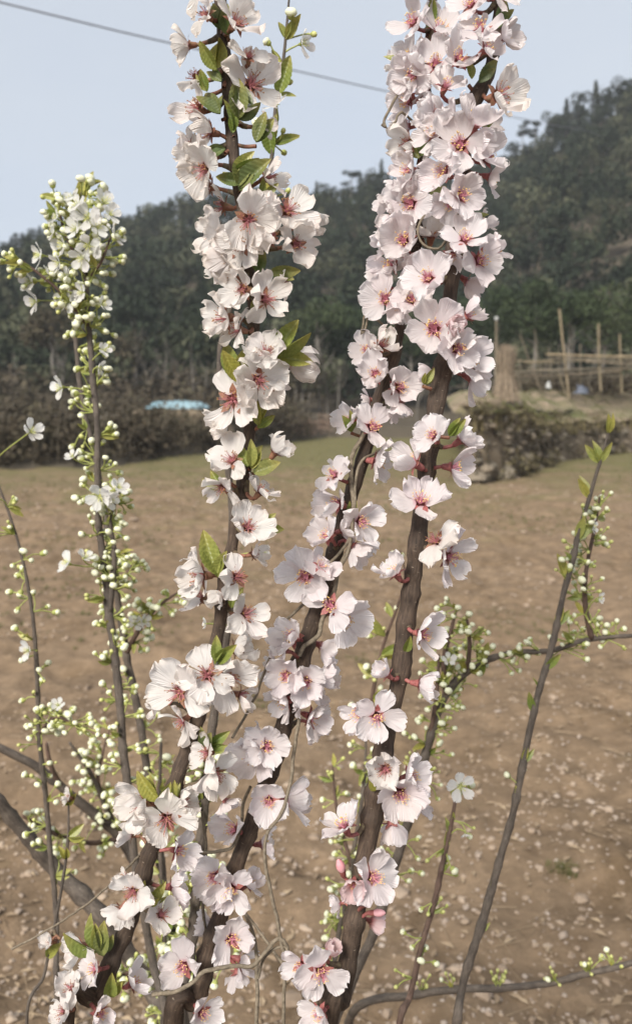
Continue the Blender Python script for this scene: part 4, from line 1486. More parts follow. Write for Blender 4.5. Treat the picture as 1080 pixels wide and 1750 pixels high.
BL_C = [
    (787, 92, 38, 90, 10, 'p'), (838, 78, 34, 30, 50, 'p'), (765, 138, 34, 60, 40, 'p'), (863, 160, 42, 0, 42, 'o'), (818, 198, 40, 60, 55, 'p'), (785, 242, 44, 190, 15, 'p'), (836, 262, 38, 20, 28, 'p'),
    (846, 304, 34, -20, 80, 'p'), (792, 332, 40, -10, 20, 'p'), (750, 292, 38, 170, 50, 'p'), (796, 400, 36, 90, 28, 'p'), (826, 442, 42, 0, 28, 'p'), (850, 424, 30, 40, 80, 'p'),
    (806, 486, 30, -40, 90, 'p'), (728, 470, 36, 150, 30, 'p'), (740, 560, 44, 200, 14, 'p'), (777, 558, 28, 0, 10, 'f'), (806, 534, 32, 40, 80, 'p'), (785, 597, 34, -30, 20, 'p'), (808, 613, 40, 10, 30, 'p'),
    (815, 651, 34, -30, 90, 'p'), (730, 638, 24, 180, 90, 'p'), (735, 740, 34, 150, 42, 'p'), (797, 745, 34, 30, 78, 'p'), (698, 786, 40, 150, 78, 'p'), (785, 800, 36, -10, 78, 'p'), (720, 848, 40, 90, 42, 'p'),
    (740, 918, 34, 120, 50, 'o'), (778, 956, 40, -30, 55, 'p'), (670, 972, 34, 130, 78, 'p'), (731, 1085, 34, 0, 50, 'p'), (728, 1170, 38, -10, 72, 'p'), (655, 1148, 24, 150, 80, 'p'), (645, 1230, 42, -90, 12, 'p'),
    (606, 1222, 34, 180, 60, 'p'), (656, 1316, 34, 150, 18, 'o'), (685, 1362, 44, -60, 10, 'p'), (708, 1326, 36, 20, 58, 'p'), (722, 1376, 28, 0, 85, 'p'), (670, 1418, 30, -90, 88, 'p'), (583, 1402, 42, 130, 80, 'p'),
    (604, 1516, 26, -100, 10, 'f'), (644, 1500, 38, 30, 38, 'p'), (640, 1576, 26, -20, 85, 'f'), (576, 1545, 20, 190, 90, 'p'), (510, 1656, 36, 180, 30, 'p'), (550, 1668, 38, -30, 10, 'p'), (566, 1626, 20, 60, 70, 'f'),
    (760, 210, 34, 150, 60, 'p'), (730, 190, 30, 170, 80, 'p'), (765, 352, 30, 200, 60, 'p'), (770, 440, 28, 250, 60, 'p'), (820, 40, 36, 100, 30, 'p'), (868, 60, 32, 10, 60, 'p'), (800, 0, 34, 150, 40, 'p'),
    (860, -20, 34, 30, 40, 'p'), (832, -60, 34, 90, 40, 'p'), (540, 1735, 34, 180, 40, 'p'), (845, 225, 28, 10, 85, 'p'), (765, 270, 30, 160, 70, 'p'), (735, 225, 34, 170, 40, 'p'), (830, 380, 26, 30, 85, 'p')]
STY = {'p': 'pink', 'o': 'old', 'f': 'fresh'}
for br, lst in ((A, BL_A), (B, BL_B), (Cc, BL_C)):
    path = br.path
    proj = None
    cz = (path[:, :3] - CAM) @ FW
    sx_ = 540 + F * ((path[:, :3] - CAM) @ RT) / cz
    sy_ = 875 - F * ((path[:, :3] - CAM) @ UP) / cz
    arc_ = np.concatenate([[0], np.cumsum(np.linalg.norm(np.diff(path[:, :3], axis=0), axis=1))])
    for (x, y, r, az, tl, st) in lst:
        vis = cz > .2
        dist = np.hypot(sx_ - x, sy_ - y) + (~vis) * 1e6
        ni = int(np.argmin(dist))
        dpt = cz[ni]
        lat = dist[ni] / F * dpt
        R = .026
        rm = r / F * dpt * rb.uniform(.88, 1.08) * (1.17 if st == 'o' else 1.12)
        front = math.sqrt(max(0, R * R - min(lat, R) ** 2))
        if tl < 60:
            off = -max(front, .012)
        elif tl < 85:
            off = -front * .55
        else:
            off = .004 + front * .35
        off += rb.normal(0, .0022)
        c = P(x, y, dpt + off)
        n_ = view_dir(az + rb.normal(0, 6), tl)
        # spur a little below the flower on the stem
        si = int(np.searchsorted(arc_, round((arc_[ni] - .003) / .017) * .017))
        si = max(0, min(len(path) - 1, si))
        sp = path[si, :3]
        tow = c - sp; tow /= np.linalg.norm(tow)
        blossom(br.root, br.base, c, n_, rm, sp + tow * path[si, 3] * .6, STY[st])
        br.bumps.append(si)

# closed pink buds on the thick stem
def closed_bud(br, x, y, d, az, tl, ln, stem_px):
    n_ = view_dir(az, tl)
    c = P(x, y, d)
    i_ = nearest(br.path, P(*stem_px, d))
    mb = MB()
    V, Q = lathe([(.001, -ln * .5), (ln * .14, -ln * .4), (ln * .17, -ln * .15), (ln * .2, .0)], np.zeros(3), n_, 8)
    mb.add(V, Q, 0)
    pts = spline(np.array([br.path[i_, :3] - c, (br.path[i_, :3] - c) * .5 - n_ * ln * .3, -n_ * ln * .45]), .002)
    V, Q, _ = tube(pts, .0013, 6)
    mb.add(V, Q, 0)
    o = obj('flower_bud', mb.mesh('flower_bud', ['calyx_red']), br.root, loc=Vector(c - br.base))
    V, Q = lathe([(ln * .16, -.05 * ln), (ln * .23, ln * .18), (ln * .22, ln * .4), (ln * .12, ln * .62), (.0003, ln * .7)], np.zeros(3), n_, 10)
    V = V + V * .06 * fbm(V * 900, 2, 3)[:, None]
    obj('petals', mk('petals', V, [(Q, 0)], ['bud_pink']), o)


closed_bud(Cc, 584, 1487, .565, 105, 70, .013, (612, 1530))
closed_bud(Cc, 625, 1545, .560, 60, 40, .012, (606, 1575))
closed_bud(Cc, 640, 1560, .568, 10, 70, .011, (606, 1590))
closed_bud(B, 268, 1598, .640, 95, 60, .008, (370, 1600)) if False else None

# leaf groups: branch, x, y of base px, main angle, length px, count, style
for br, lst in ((A, [
    (372, 130, 95, 62, 3, 'leaf_young'), (380, 205, 130, 50, 3, 'leaf_dark'), (385, 262, 200, 44, 2, 'leaf_dark'), (382, 150, 150, 44, 2, 'leaf_dark'), (400, 300, 30, 50, 2, 'leaf_young'), (350, 165, 110, 46, 2, 'leaf_young'), (412, 215, 70, 66, 3, 'leaf_dark'), (400, 235, 95, 50, 2, 'leaf_young'), (440, 250, 60, 56, 2, 'leaf_dark'),
    (410, 330, 60, 70, 3, 'leaf_dark'), (415, 322, 150, 50, 2, 'leaf_dark'), (462, 345, 60, 34, 2, 'leaf_young'), (440, 470, 80, 55, 2, 'leaf_dark'), (462, 470, -15, 60, 2, 'leaf_dark'),
    (470, 612, 35, 72, 3, 'leaf_young'), (410, 655, 105, 68, 3, 'leaf_young'), (442, 730, 70, 54, 3, 'leaf_young'), (428, 800, 85, 62, 4, 'leaf_young'), (436, 808, 25, 58, 2, 'leaf_dark'), (385, 838, 140, 46, 2, 'leaf_young'),
    (440, 900, 20, 50, 2, 'leaf_young'), (445, 905, -10, 44, 1, 'leaf_dark'), (374, 980, 95, 74, 3, 'leaf_young'), (398, 1035, 70, 46, 2, 'leaf_young'), (372, 1130, 65, 52, 3, 'leaf_young'),
    (350, 1275, 75, 46, 2, 'leaf_dark'), (362, 1272, 25, 42, 2, 'leaf_young'), (276, 1362, 100, 58, 3, 'leaf_young'), (292, 1366, 70, 54, 2, 'leaf_young'), (250, 1535, 80, 56, 3, 'leaf_young'),
    (262, 1540, 30, 40, 2, 'leaf_young'), (165, 1618, 115, 66, 3, 'leaf_young'), (180, 1622, 80, 56, 2, 'leaf_dark'), (192, 1690, 60, 50, 3, 'leaf_young'), (380, 60, 100, 60, 3, 'leaf_dark'), (372, -30, 80, 60, 3, 'leaf_young'),
    (305, 1170, 130, 36, 1, 'leaf_young'), (392, 70, 70, 50, 2, 'leaf_dark'), (440, 545, 80, 40, 2, 'leaf_dark')]),
    (B, [(655, 600, 75, 42, 2, 'leaf_young'), (600, 740, 110, 36, 2, 'leaf_young'), (715, 275, 100, 50, 2, 'leaf_dark'), (600, 880, 90, 30, 2, 'leaf_young'), (730, 340, 40, 44, 1, 'leaf_dark'), (730, 60, 100, 44, 2, 'leaf_young'), (690, 125, 150, 40, 1, 'leaf_young')]),
    (Cc, [(812, 150, 50, 48, 2, 'leaf_dark'), (800, 145, 100, 40, 1, 'leaf_young'), (822, 235, 70, 40, 2, 'leaf_young'), (800, 385, 40, 36, 1, 'leaf_young'), (768, 748, 60, 38, 2, 'leaf_young'), (722, 660, 60, 30, 3, 'leaf_young'),
          (690, 1110, 80, 34, 1, 'leaf_young'), (845, 60, 60, 50, 2, 'leaf_dark'), (640, 1345, 120, 30, 1, 'leaf_young')])):
    for (x, y, az, ln, cnt, mt) in lst:
        p = P(x, y, .575 if br is not B else .62)
        i_ = nearest(br.path, p)
        sp = br.path[i_, :3]
        d_ = float((sp - CAM) @ FW)
        v = P(x, y, d_ - .004) - sp
        bp_ = sp + v * min(1, .016 / (np.linalg.norm(v) + 1e-9))
        if np.linalg.norm(v) > .002:
            V, Q, _ = tube(spline(np.array([sp, (sp + bp_) / 2 + [0, 0, -.001], bp_]), .002), .0013, 6)
            o_ = obj('spur', mk('spur', V - br.base, [(Q, 0)], ['calyx_brown']), br.root)
        br.bumps.append(i_)
        for q in range(cnt):
            a = az + (q - (cnt - 1) / 2) * 26 + rb.normal(0, 7)
            dv = view_dir(a, rb.uniform(60, 105))
            leaf(br.root, br.base, bp_ + rb.normal(0, .0006, 3) - FW * (.007 + .001 * q), dv, ln / F * d_ * rb.uniform(.66, 1.08), mt)
for br in (A, B, Cc):
    br.finish()

# ------------------------------------------------------------------ PLUM
BUDS = []
def bud_mesh(kind, rng):
    mb = MB()
    V, Q = lathe([(.05, -1.0), (.55, -.75), (.72, -.3), (.70, -.05)], np.zeros(3), np.array([0, 0, 1.0]), 7)
    mb.add(V, Q, 0)
    if kind == 'white':
        V, Q = lathe([(.70, -.2), (.92, .2), (.88, .62), (.55, .98), (.02, 1.12)], np.zeros(3), np.array([0, 0, 1.0]), 8)
        an = np.arctan2(V[:, 1], V[:, 0])
        V = V * np.stack([1 + .13 * np.cos(2 * an + 1)] * 2 + [np.ones(len(V))], -1) + rng.normal(0, .035, V.shape)
        mb.add(V * rng.uniform(.88, 1.12, 3), Q, 1)
        for q in range(4):
            a = q * 1.57 + .4; c_, s_ = math.cos(a), math.sin(a)
            mb.add([[c_ * .6 - s_ * .3, s_ * .6 + c_ * .3, -.3], [c_ * .6 + s_ * .3, s_ * .6 - c_ * .3, -.3], [c_ * 1.05, s_ * 1.05, .45]], [[0, 1, 2]], 0)
    else:
        V, Q = lathe([(.70, -.1), (.68, .3), (.42, .65), (.02, .8)], np.zeros(3), np.array([0, 0, 1.0]), 7)
        mb.add(V, Q, 1)
    return mb.mesh('bud', ['calyx_green', 'bud_white' if kind == 'white' else 'bud_green'])
BUD = {k: [bud_mesh(k, prng) for _ in range(4)] for k in ('white', 'green')}
rp = np.random.default_rng(77)


def bud_cluster(root, basep, node, d, dirv, n, ped, size, white=.7, leafp=.5, leaf_len=.016, mat='leaf_plum'):
    """green stalks joined at a node (part) carrying buds (sub-parts)"""
    mb = MB()
    ends = []
    for q in range(n):
        v = dirv + rp.normal(0, .62, 3)
        v /= np.linalg.norm(v)
        L = ped * rp.uniform(.45, 1.2)
        e = v * L + np.array([0, 0, -.05 * L])
        pts = spline(np.array([[0, 0, 0], e * .5 + rp.normal(0, .06 * L, 3) + dirv * L * .1, e]), L / 4)
        V, Q, _ = tube(pts, .0006 + size * .03, 5)
        mb.add(V, Q)
        ends.append((e, v))
    o = obj('bud_cluster', mb.mesh('bud_cluster', ['calyx_green']), root, loc=Vector(node - basep))
    for e, v in ends:
        kd = 'white' if rp.random() < white else 'green'
        s = size * (rp.uniform(1.0, 1.55) if kd == 'white' else rp.uniform(.75, 1.15))
        x, y, z = basis_from(v + rp.normal(0, .25, 3))
        c = e + z * s * .9
        M = Matrix(((x[0] * s, y[0] * s, z[0] * s, c[0]), (x[1] * s, y[1] * s, z[1] * s, c[1]), (x[2] * s, y[2] * s, z[2] * s, c[2]), (0, 0, 0, 1)))
        obj('bud', BUD[kd][rp.integers(4)], o, M)
    if rp.random() < leafp:
        for q in range(rp.integers(1, 3)):
            v = dirv + rp.normal(0, .5, 3)
            leaf(root, basep, node + dirv * .001, v, leaf_len * rp.uniform(.7, 1.3), mat)


def frame_of(path, i_):
    T = path[min(i_ + 1, len(path) - 1), :3] - path[max(i_ - 1, 0), :3]
    return T / np.linalg.norm(T)


def decorate(br, path, y0, y1, spacing, n, ped, size, white=.7, leafp=.4, leaf_len=.016):
    """bud clusters at nodes along the part of the path seen between rows y0 and y1"""
    cz = (path[:, :3] - CAM) @ FW
    sy_ = 875 - F * ((path[:, :3] - CAM) @ UP) / cz
    ok = np.where((sy_ > min(y0, y1)) & (sy_ < max(y0, y1)) & (cz > .3))[0]
    arc = np.concatenate([[0], np.cumsum(np.linalg.norm(np.diff(path[:, :3], axis=0), axis=1))])
    if not len(ok): return
    s = arc[ok[0]]
    sgn = 1
    while s < arc[ok[-1]]:
        i_ = int(np.searchsorted(arc, s))
        i_ = min(i_, len(path) - 1)
        T = frame_of(path, i_)
        a = rp.uniform(-.9, .9)
        side = RT * sgn * math.cos(a) + FW * math.sin(a)
        dv = side * .9 + T * .35 + np.array([0, 0, .1]); dv /= np.linalg.norm(dv)
        bud_cluster(br.root, br.base, path[i_, :3] + side * path[i_, 3] * .8, None, dv, max(1, int(rp.normal(n, 1))), ped, size, white, leafp, leaf_len)
        br.bumps.append(i_) if path is br.path else None
        sgn = -sgn if rp.random() < .8 else sgn
        s += spacing * rp.uniform(.6, 1.4)


def plum_flowers(br, lst, r=.0105):
    for (x, y, d, s, az, tl) in lst:
        c = P(x, y, d)
        i_ = nearest(br.path, c + np.array([0, 0, -.008]))
        blossom(br.root, br.base, c, view_dir(az, tl), s / F * d, br.path[i_, :3], 'plum')


PGp = 'white-budded plum stems'
p1 = Branch('plum_branch', 'tall plum stem thick with white buds and topped by a leafy tuft, on the left', 'plum branch', PGp,
            [(300, 1800, .93, .0082), (262, 1640, .93, .0078), (232, 1480, .92, .0076), (216, 1330, .92, .0072), (200, 1160, .92, .0070), (183, 1010, .92, .0066), (168, 870, .91, .0060), (166, 730, .90, .0054), (154, 580, .90, .0046), (146, 450, .90, .0038), (139, 328, .90, .0026)],
            (-.12, 1.22), 'bark_plum', 10, .12, 11)
decorate(p1, p1.path, 470, 900, .0165, 6, .019, .0031, .75, .6)
decorate(p1, p1.path, 330, 470, .0085, 7, .024, .0034, .8, .8)
decorate(p1, p1.path, 900, 1420, .021, 5, .018, .0029, .7, .4)
plum_flowers(p1, [(150, 372, .87, 26, 20, 12), (152, 420, .87, 24, -80, 30), (180, 346, .89, 26, 30, 60), (108, 418, .88, 24, 190, 60), (115, 514, .88, 26, 200, 20), (170, 849, .88, 26, -90, 8), (116, 962, .88, 22, 150, 60), (146, 952, .89, 16, 60, 70),
                  (200, 402, .88, 20, 10, 60), (104, 662, .89, 22, 190, 50), (122, 340, .89, 22, 120, 50), (124, 780, .89, 14, 110, 50), (204, 832, .88, 18, 30, 50), (172, 628, .89, 15, -20, 70), (92, 396, .88, 18, 170, 70), (196, 838, .89, 20, 120, 40),
                  (68, 436, .88, 24, 180, 60), (60, 515, .89, 24, 200, 60),
                  (132, 350, .87, 20, 140, 40), (168, 388, .87, 20, 10, 40), (128, 392, .87, 20, 160, 30), (140, 440, .87, 22, 240, 45), (172, 432, .88, 18, -20, 60), (100, 450, .87, 20, 200, 50), (84, 470, .88, 18, 180, 60),
                  (50, 480, .88, 20, 200, 40), (176, 520, .88, 16, 20, 60), (140, 500, .87, 18, 190, 40), (112, 470, .87, 16, 150, 40), (190, 366, .88, 18, 20, 40), (96, 372, .88, 16, 150, 50), (178, 598, .88, 14, 20, 50), (190, 855, .88, 16, -20, 60)])
for q in range(9):
    leaf(p1.root, p1.base, p1.path[-1 - q, :3], view_dir(90 + (q - 4) * 11, rp.uniform(50, 110)), .032 * rp.uniform(.7, 1.1), 'leaf_plum')
tw = p1.side([(150, 560, .90, .0022), (110, 505, .88, .0018), (70, 470, .87, .0014), (30, 440, .86, .0010)], 'bark_twig')
decorate(p1, tw, 430, 560, .009, 6, .018, .0030, .75, .6)
tw = p1.side([(140, 470, .90, .0018), (112, 400, .89, .0014), (98, 330, .89, .0010)], 'bark_twig')
decorate(p1, tw, 320, 460, .010, 6, .014, .0029, .8, .6)
tw = p1.side([(145, 480, .90, .0018), (172, 450, .88, .0014), (190, 405, .88, .0010)], 'bark_twig')
decorate(p1, tw, 400, 470, .010, 5, .014, .0029, .8, .6)
tw = p1.side([(195, 1050, .92, .0035), (196, 950, .915, .0028), (190, 890, .91, .0020), (205, 830, .91, .0014)], 'bark_plum')
decorate(p1, tw, 800, 1010, .010, 6, .016, .0029, .7, .6)
p1.finish()

p2 = Branch('plum_branch', 'slimmer grey plum stem standing just behind the tall one on the left', 'plum branch', PGp,
            [(330, 1800, 1.02, .0088), (295, 1600, 1.02, .0084), (262, 1380, 1.02, .0080), (240, 1240, 1.02, .0074), (215, 1110, 1.01, .0068), (192, 960, 1.0, .0062), (168, 800, 1.0, .0054), (140, 680, 1.0, .0048), (128, 560, 1.0, .0040), (118, 470, 1.0, .0026)],
            (-.08, 1.30), 'bark_plum', 10, .12, 12)
tw = p2.side([(218, 1122, 1.0, .0035), (236, 1080, .99, .0028), (266, 1040, .985, .0022), (300, 1015, .98, .0012)], 'bark_twig')
decorate(p2, tw, 1010, 1100, .0085, 5, .017, .0031, .75, .5)
decorate(p2, p2.path, 900, 1330, .022, 4, .018, .0030, .65, .4)
decorate(p2, p2.path, 480, 900, .022, 4, .018, .0030, .65, .4)
tw = p2.side([(193, 1010, 1.0, .003), (210, 990, .99, .0024), (228, 965, .99, .0012)], 'bark_twig')
decorate(p2, tw, 960, 1010, .006, 5, .015, .0030, .7, .5)
plum_flowers(p2, [(232, 1066, .97, 16, 60, 40), (246, 1062, .97, 14, 20, 60)])
p2.finish()

p3 = Branch('plum_branch', 'thin plum stem climbing at the left edge', 'plum branch', PGp,
            [(110, 1800, .98, .0056), (96, 1560, .98, .0054), (82, 1400, .98, .0052), (68, 1260, .97, .0048), (62, 1120, .96, .0042), (50, 1010, .95, .0034), (24, 900, .95, .0026), (-30, 760, .95, .0020), (-90, 620, .95, .0012)],
            (-.28, 1.28), 'bark_plum', 8, .06, 13)
decorate(p3, p3.path, 850, 1500, .024, 4, .018, .0030, .6, .5)
tw = p3.side([(70, 1255, .97, .0026), (95, 1225, .96, .0020), (130, 1240, .95, .0012)], 'bark_twig')
decorate(p3, tw, 1200, 1270, .007, 6, .020, .0030, .7, .6)
plum_flowers(p3, [(55, 737, .9, 22, 20, 55), (48, 1112, .93, 18, 180, 40), (100, 1205, .94, 14, 90, 40)])
p3.finish()

p4 = Branch('plum_branch', 'grey plum stem hidden behind the leafy cherry stem, showing its budded tip at the top', 'plum branch', PGp,
            [(318, 1800, .80, .0084), (328, 1620, .80, .0080), (342, 1450, .79, .0076), (366, 1220, .78, .0068), (392, 1050, .77, .0060), (396, 880, .77, .0056), (384, 720, .76, .0048), (378, 590, .76, .0042), (425, 430, .75, .0036), (462, 285, .745, .0032), (472, 180, .74, .0028), (486, 90, .74, .0024), (496, -20, .74, .0014)],
            (-.05, 1.05), 'bark_plum', 10, .12, 14)
decorate(p4, p4.path, 1240, 1640, .016, 5, .016, .0034, .8, .4)
for (x, y, az, n_) in ((482, 165, -15, 1), (466, 248, 15, 3), (484, 70, 30, 3), (478, 110, 150, 2), (450, 330, 30, 2)):
    i_ = nearest(p4.path, P(x, y, .74))
    bud_cluster(p4.root, p4.base, p4.path[i_, :3], None, view_dir(az, 80), n_, .024, .0036, .35, .8, .02)
for (x, y, az, ln) in ((470, 165, 70, 66), (462, 255, 85, 60), (470, 262, 100, 60), (478, 70, 120, 30)):
    i_ = nearest(p4.path, P(x, y, .74))
    leaf(p4.root, p4.base, p4.path[i_, :3], view_dir(az, 80), ln / F * .74, 'leaf_young')
plum_flowers(p4, [(470, 178, .72, 24, 120, 50), (518, 74, .735, 24, 0, 60), (452, 943, .73, 12, 0, 60), (352, 1066, .74, 10, 180, 70)])
p4.finish()

pb = Branch('plum_limb', 'thick bare grey limb slanting down from the left edge near the bottom', 'plum branch', PGp,
            [(330, 1800, 1.12, 0.0207), (255, 1680, 1.12, 0.0196), (168, 1560, 1.10, 0.0179), (100, 1490, 1.10, 0.0168), (48, 1432, 1.08, 0.0151), (-20, 1350, 1.05, 0.0134), (-120, 1240, 1.02, 0.0112)],
            (.0, 1.5), 'bark_plum', 14, .13, 15, step=.008)
pb.finish()
pc = Branch('plum_limb', 'grey limb above the thick bare one, reaching the left edge with scattered buds', 'plum branch', PGp,
            [(360, 1800, 1.25, .0150), (290, 1600, 1.25, .0140), (215, 1445, 1.25, .0130), (160, 1390, 1.22, .0120), (105, 1345, 1.20, .0105), (48, 1302, 1.18, .0095), (-60, 1250, 1.15, .0080)],
            (.02, 1.62), 'bark_plum', 12, .13, 16, step=.008)
tw = pc.side([(100, 1345, 1.2, .004), (88, 1310, 1.18, .0034), (80, 1270, 1.17, .002)], 'bark_twig')
tw = pc.side([(210, 1440, 1.25, .004), (150, 1440, 1.2, .0034), (95, 1425, 1.15, .0028), (40, 1395, 1.12, .0018)], 'bark_twig')
decorate(pc, tw, 1390, 1450, .02, 4, .018, .0036, .7, .5)
tw = pc.side([(190, 1420, 1.25, .004), (160, 1330, 1.2, .003), (120, 1270, 1.18, .002)], 'bark_plum')
decorate(pc, tw, 1260, 1420, .022, 5, .02, .0036, .7, .5)
tw = pc.side([(215, 1445, 1.25, .004), (170, 1345, 1.22, .003), (175, 1290, 1.2, .002), (190, 1240, 1.2, .0015)], 'bark_twig')
decorate(pc, tw, 1240, 1430, .018, 5, .02, .0036, .7, .4)
pc.finish()

pd = Branch('plum_twig', 'thin upright twig with green leaf tufts near the bottom left corner', 'plum twig', PGp,
            [(50, 1800, .80, .0026), (78, 1660, .80, .0025), (102, 1540, .80, .0024), (116, 1440, .80, .0022), (118, 1368, .80, .0014)],
            (-.30, 1.05), 'bark_plum', 8, .06, 17)
for (x, y, az, ln, n_) in ((118, 1372, 85, 30, 3), (120, 1430, 40, 34, 2), (112, 1470, 110, 26, 2), (96, 1640, 80, 40, 2)):
    i_ = nearest(pd.path, P(x, y, .8))
    for q in range(n_):
        leaf(pd.root, pd.base, pd.path[i_, :3], view_dir(az + (q - 1) * 28, rp.uniform(60, 100)), ln / F * .8, 'leaf_young')
for (x, y, s, az, tl) in ((82, 1608, 22, 150, 60), (114, 1362, 16, 160, 60), (112, 1606, 16, 10, 60)):
    c = P(x, y, .79)
    blossom(pd.root, pd.base, c, view_dir(az, tl), s / F * .79, pd.path[nearest(pd.path, c), :3], 'old')
pd.finish()

RGp = 'plum branches on the right'
r1 = Branch('plum_branch', 'slender grey plum stem with leaf buds rising along the right side', 'plum branch', RGp,
            [(772, 1800, .92, 0.0079), (790, 1690, .92, 0.0077), (822, 1580, .92, 0.0072), (856, 1460, .92, 0.0069), (882, 1360, .92, 0.0065), (908, 1230, .92, 0.0061), (938, 1120, .92, 0.0058), (962, 1020, .92, 0.0054), (984, 930, .92, 0.0049), (1006, 850, .92, .0038), (1026, 785, .92, .0028), (1040, 735, .92, .0018)],
            (.12, 1.2), 'bark_plum', 10, .14, 21)
for (x, y, az, ln, n_) in ((1038, 740, 92, 36, 2), (1024, 790, 95, 40, 3), (1002, 850, 115, 42, 2), (985, 925, 65, 44, 2), (966, 990, 120, 50, 1), (948, 1065, 60, 36, 2), (928, 1140, 50, 38, 1), (918, 1180, 120, 26, 1), (905, 1215, 95, 36, 1),
                           (912, 1308, 60, 30, 2), (872, 1360, 95, 22, 1), (878, 1415, 75, 28, 1), (856, 1480, 70, 26, 1), (836, 1520, 95, 22, 1), (832, 1595, 45, 26, 1), (975, 960, 130, 26, 1)):
    i_ = nearest(r1.path, P(x, y, .92)); r1.bumps.append(i_)
    for q in range(n_):
        leaf(r1.root, r1.base, r1.path[i_, :3], view_dir(az + (q - (n_ - 1) / 2) * 30 + rp.normal(0, 5), rp.uniform(65, 100)), ln / F * .92, 'leaf_plum')
for (x, y, az) in ((985, 880, 60), (975, 950, 200), (955, 985, 150), (960, 930, 140), (872, 1340, 95), (1000, 905, 20)):
    i_ = nearest(r1.path, P(x, y, .92))
    bud_cluster(r1.root, r1.base, r1.path[i_, :3], None, view_dir(az, 80), 2, .014, .0032, .7, .0)
r1.finish()

r2 = Branch('plum_limb', 'arching grey plum branch passing behind the slender stem to the right edge', 'plum branch', RGp,
            [(560, 1800, .98, .0100), (600, 1680, .98, .0098), (640, 1590, .98, .0092), (676, 1480, .98, .0086), (705, 1370, .98, .0080), (738, 1250, .98, .0076), (768, 1180, .98, .0074), (812, 1138, .98, .0068), (868, 1118, .98, .0058), (940, 1112, .98, .0050), (1010, 1092, .97, .0044), (1100, 1085, .96, .0034)],
            (.0, 1.3), 'bark_plum', 12, .13, 22)
for (pp, y0, y1, n_, sp_) in (
    ([(768, 1190, .98, .0036), (758, 1130, .97, .0030), (772, 1070, .96, .0020), (780, 1040, .96, .0012)], 1030, 1190, 5, .014),
    ([(800, 1150, .98, .0030), (802, 1100, .97, .0024), (798, 1060, .96, .0012)], 1050, 1150, 5, .013),
    ([(1008, 1092, .97, .0036), (1000, 1040, .96, .0030), (1000, 980, .95, .0024), (1016, 900, .95, .0018), (1024, 850, .95, .001)], 850, 1090, 6, .012),
    ([(735, 1260, .98, .0030), (745, 1190, .97, .0024), (750, 1120, .97, .0014)], 1110, 1260, 5, .014)):
    tw = r2.side(pp, 'bark_twig'); decorate(r2, tw, y0, y1, sp_ * .75, n_, .016, .0029, .6, .55)
tw = r2.path
decorate(r2, tw, 1085, 1180, .016, 5, .024, .0030, .65, .5)
decorate(r2, tw, 1180, 1500, .018, 5, .024, .0029, .55, .5)
for (x, y, az, ln) in ((778, 1060, 95, 36), (786, 1060, 75, 40), (745, 1090, 100, 34), (770, 1190, 45, 36)):
    i_ = nearest(r2.path, P(x, y, .97))
    leaf(r2.root, r2.base, r2.path[i_, :3], view_dir(az, 80), ln / F * .97, 'leaf_plum')
plum_flowers(r2, [(766, 1128, .95, 14, 90, 30), (1012, 900, .93, 14, 0, 50), (1024, 1022, .93, 12, 0, 50)])
r2.finish()

r3 = Branch('plum_twig', 'dark red-brown twig ending in one open white plum flower', 'plum twig', RGp,
            [(676, 1800, .86, .0036), (700, 1700, .86, .0034), (722, 1610, .86, .0031), (742, 1540, .86, .0029), (757, 1470, .86, .0027), (770, 1410, .86, .0024), (778, 1365, .86, .0018)],
            (.08, 1.15), 'bark_twig', 9, .06, 23)
plum_flowers(r3, [(787, 1344, .842, 27, 60, 8), (795, 1425, .85, 10, -80, 70)])
for (x, y, az, ln) in ((790, 1330, 60, 32), (780, 1330, 110, 30), (768, 1420, 100, 26), (757, 1450, 85, 28)):
    leaf(r3.root, r3.base, r3.path[nearest(r3.path, P(x, y, .86)), :3], view_dir(az, 80), ln / F * .86, 'leaf_plum')
for (x, y, az, n_) in ((792, 1330, 30, 1), (776, 1400, 20, 2), (752, 1490, 25, 2), (735, 1560, 20, 3), (745, 1540, 200, 2), (722, 1605, 190, 2), (712, 1640, 20, 3), (704, 1670, 170, 3), (760, 1450, 195, 2)):
    i_ = nearest(r3.path, P(x, y, .86)); r3.bumps.append(i_)
    bud_cluster(r3.root, r3.base, r3.path[i_, :3], None, view_dir(az, 80), n_, .018, .0030, .45, .3, .012)
r3.finish()

r4 = Branch('plum_limb', 'low grey branch running along the bottom right corner with yellow-green bud tufts', 'plum branch', RGp,
            [(600, 1735, 1.22, 0.0097), (700, 1702, 1.2, 0.0092), (790, 1690, 1.18, 0.0088), (860, 1688, 1.16, 0.0081), (940, 1680, 1.14, 0.0076), (1000, 1664, 1.12, 0.0069), (1080, 1645, 1.1, 0.0062), (1200, 1600, 1.05, 0.0044)],
            (.05, 1.6), 'bark_plum', 12, .08, 24)
for (x, y, n_) in ((758, 1690, 5), (842, 1680, 9), (946, 1665, 6), (1012, 1650, 9), (1050, 1640, 6), (700, 1695, 5)):
    i_ = nearest(r4.path, P(x, y, 1.15)); r4.bumps.append(i_)
    bud_cluster(r4.root, r4.base, r4.path[i_, :3], None, view_dir(90, 85), n_, .022, .0032, .15, .9, .014)
r4.finish()

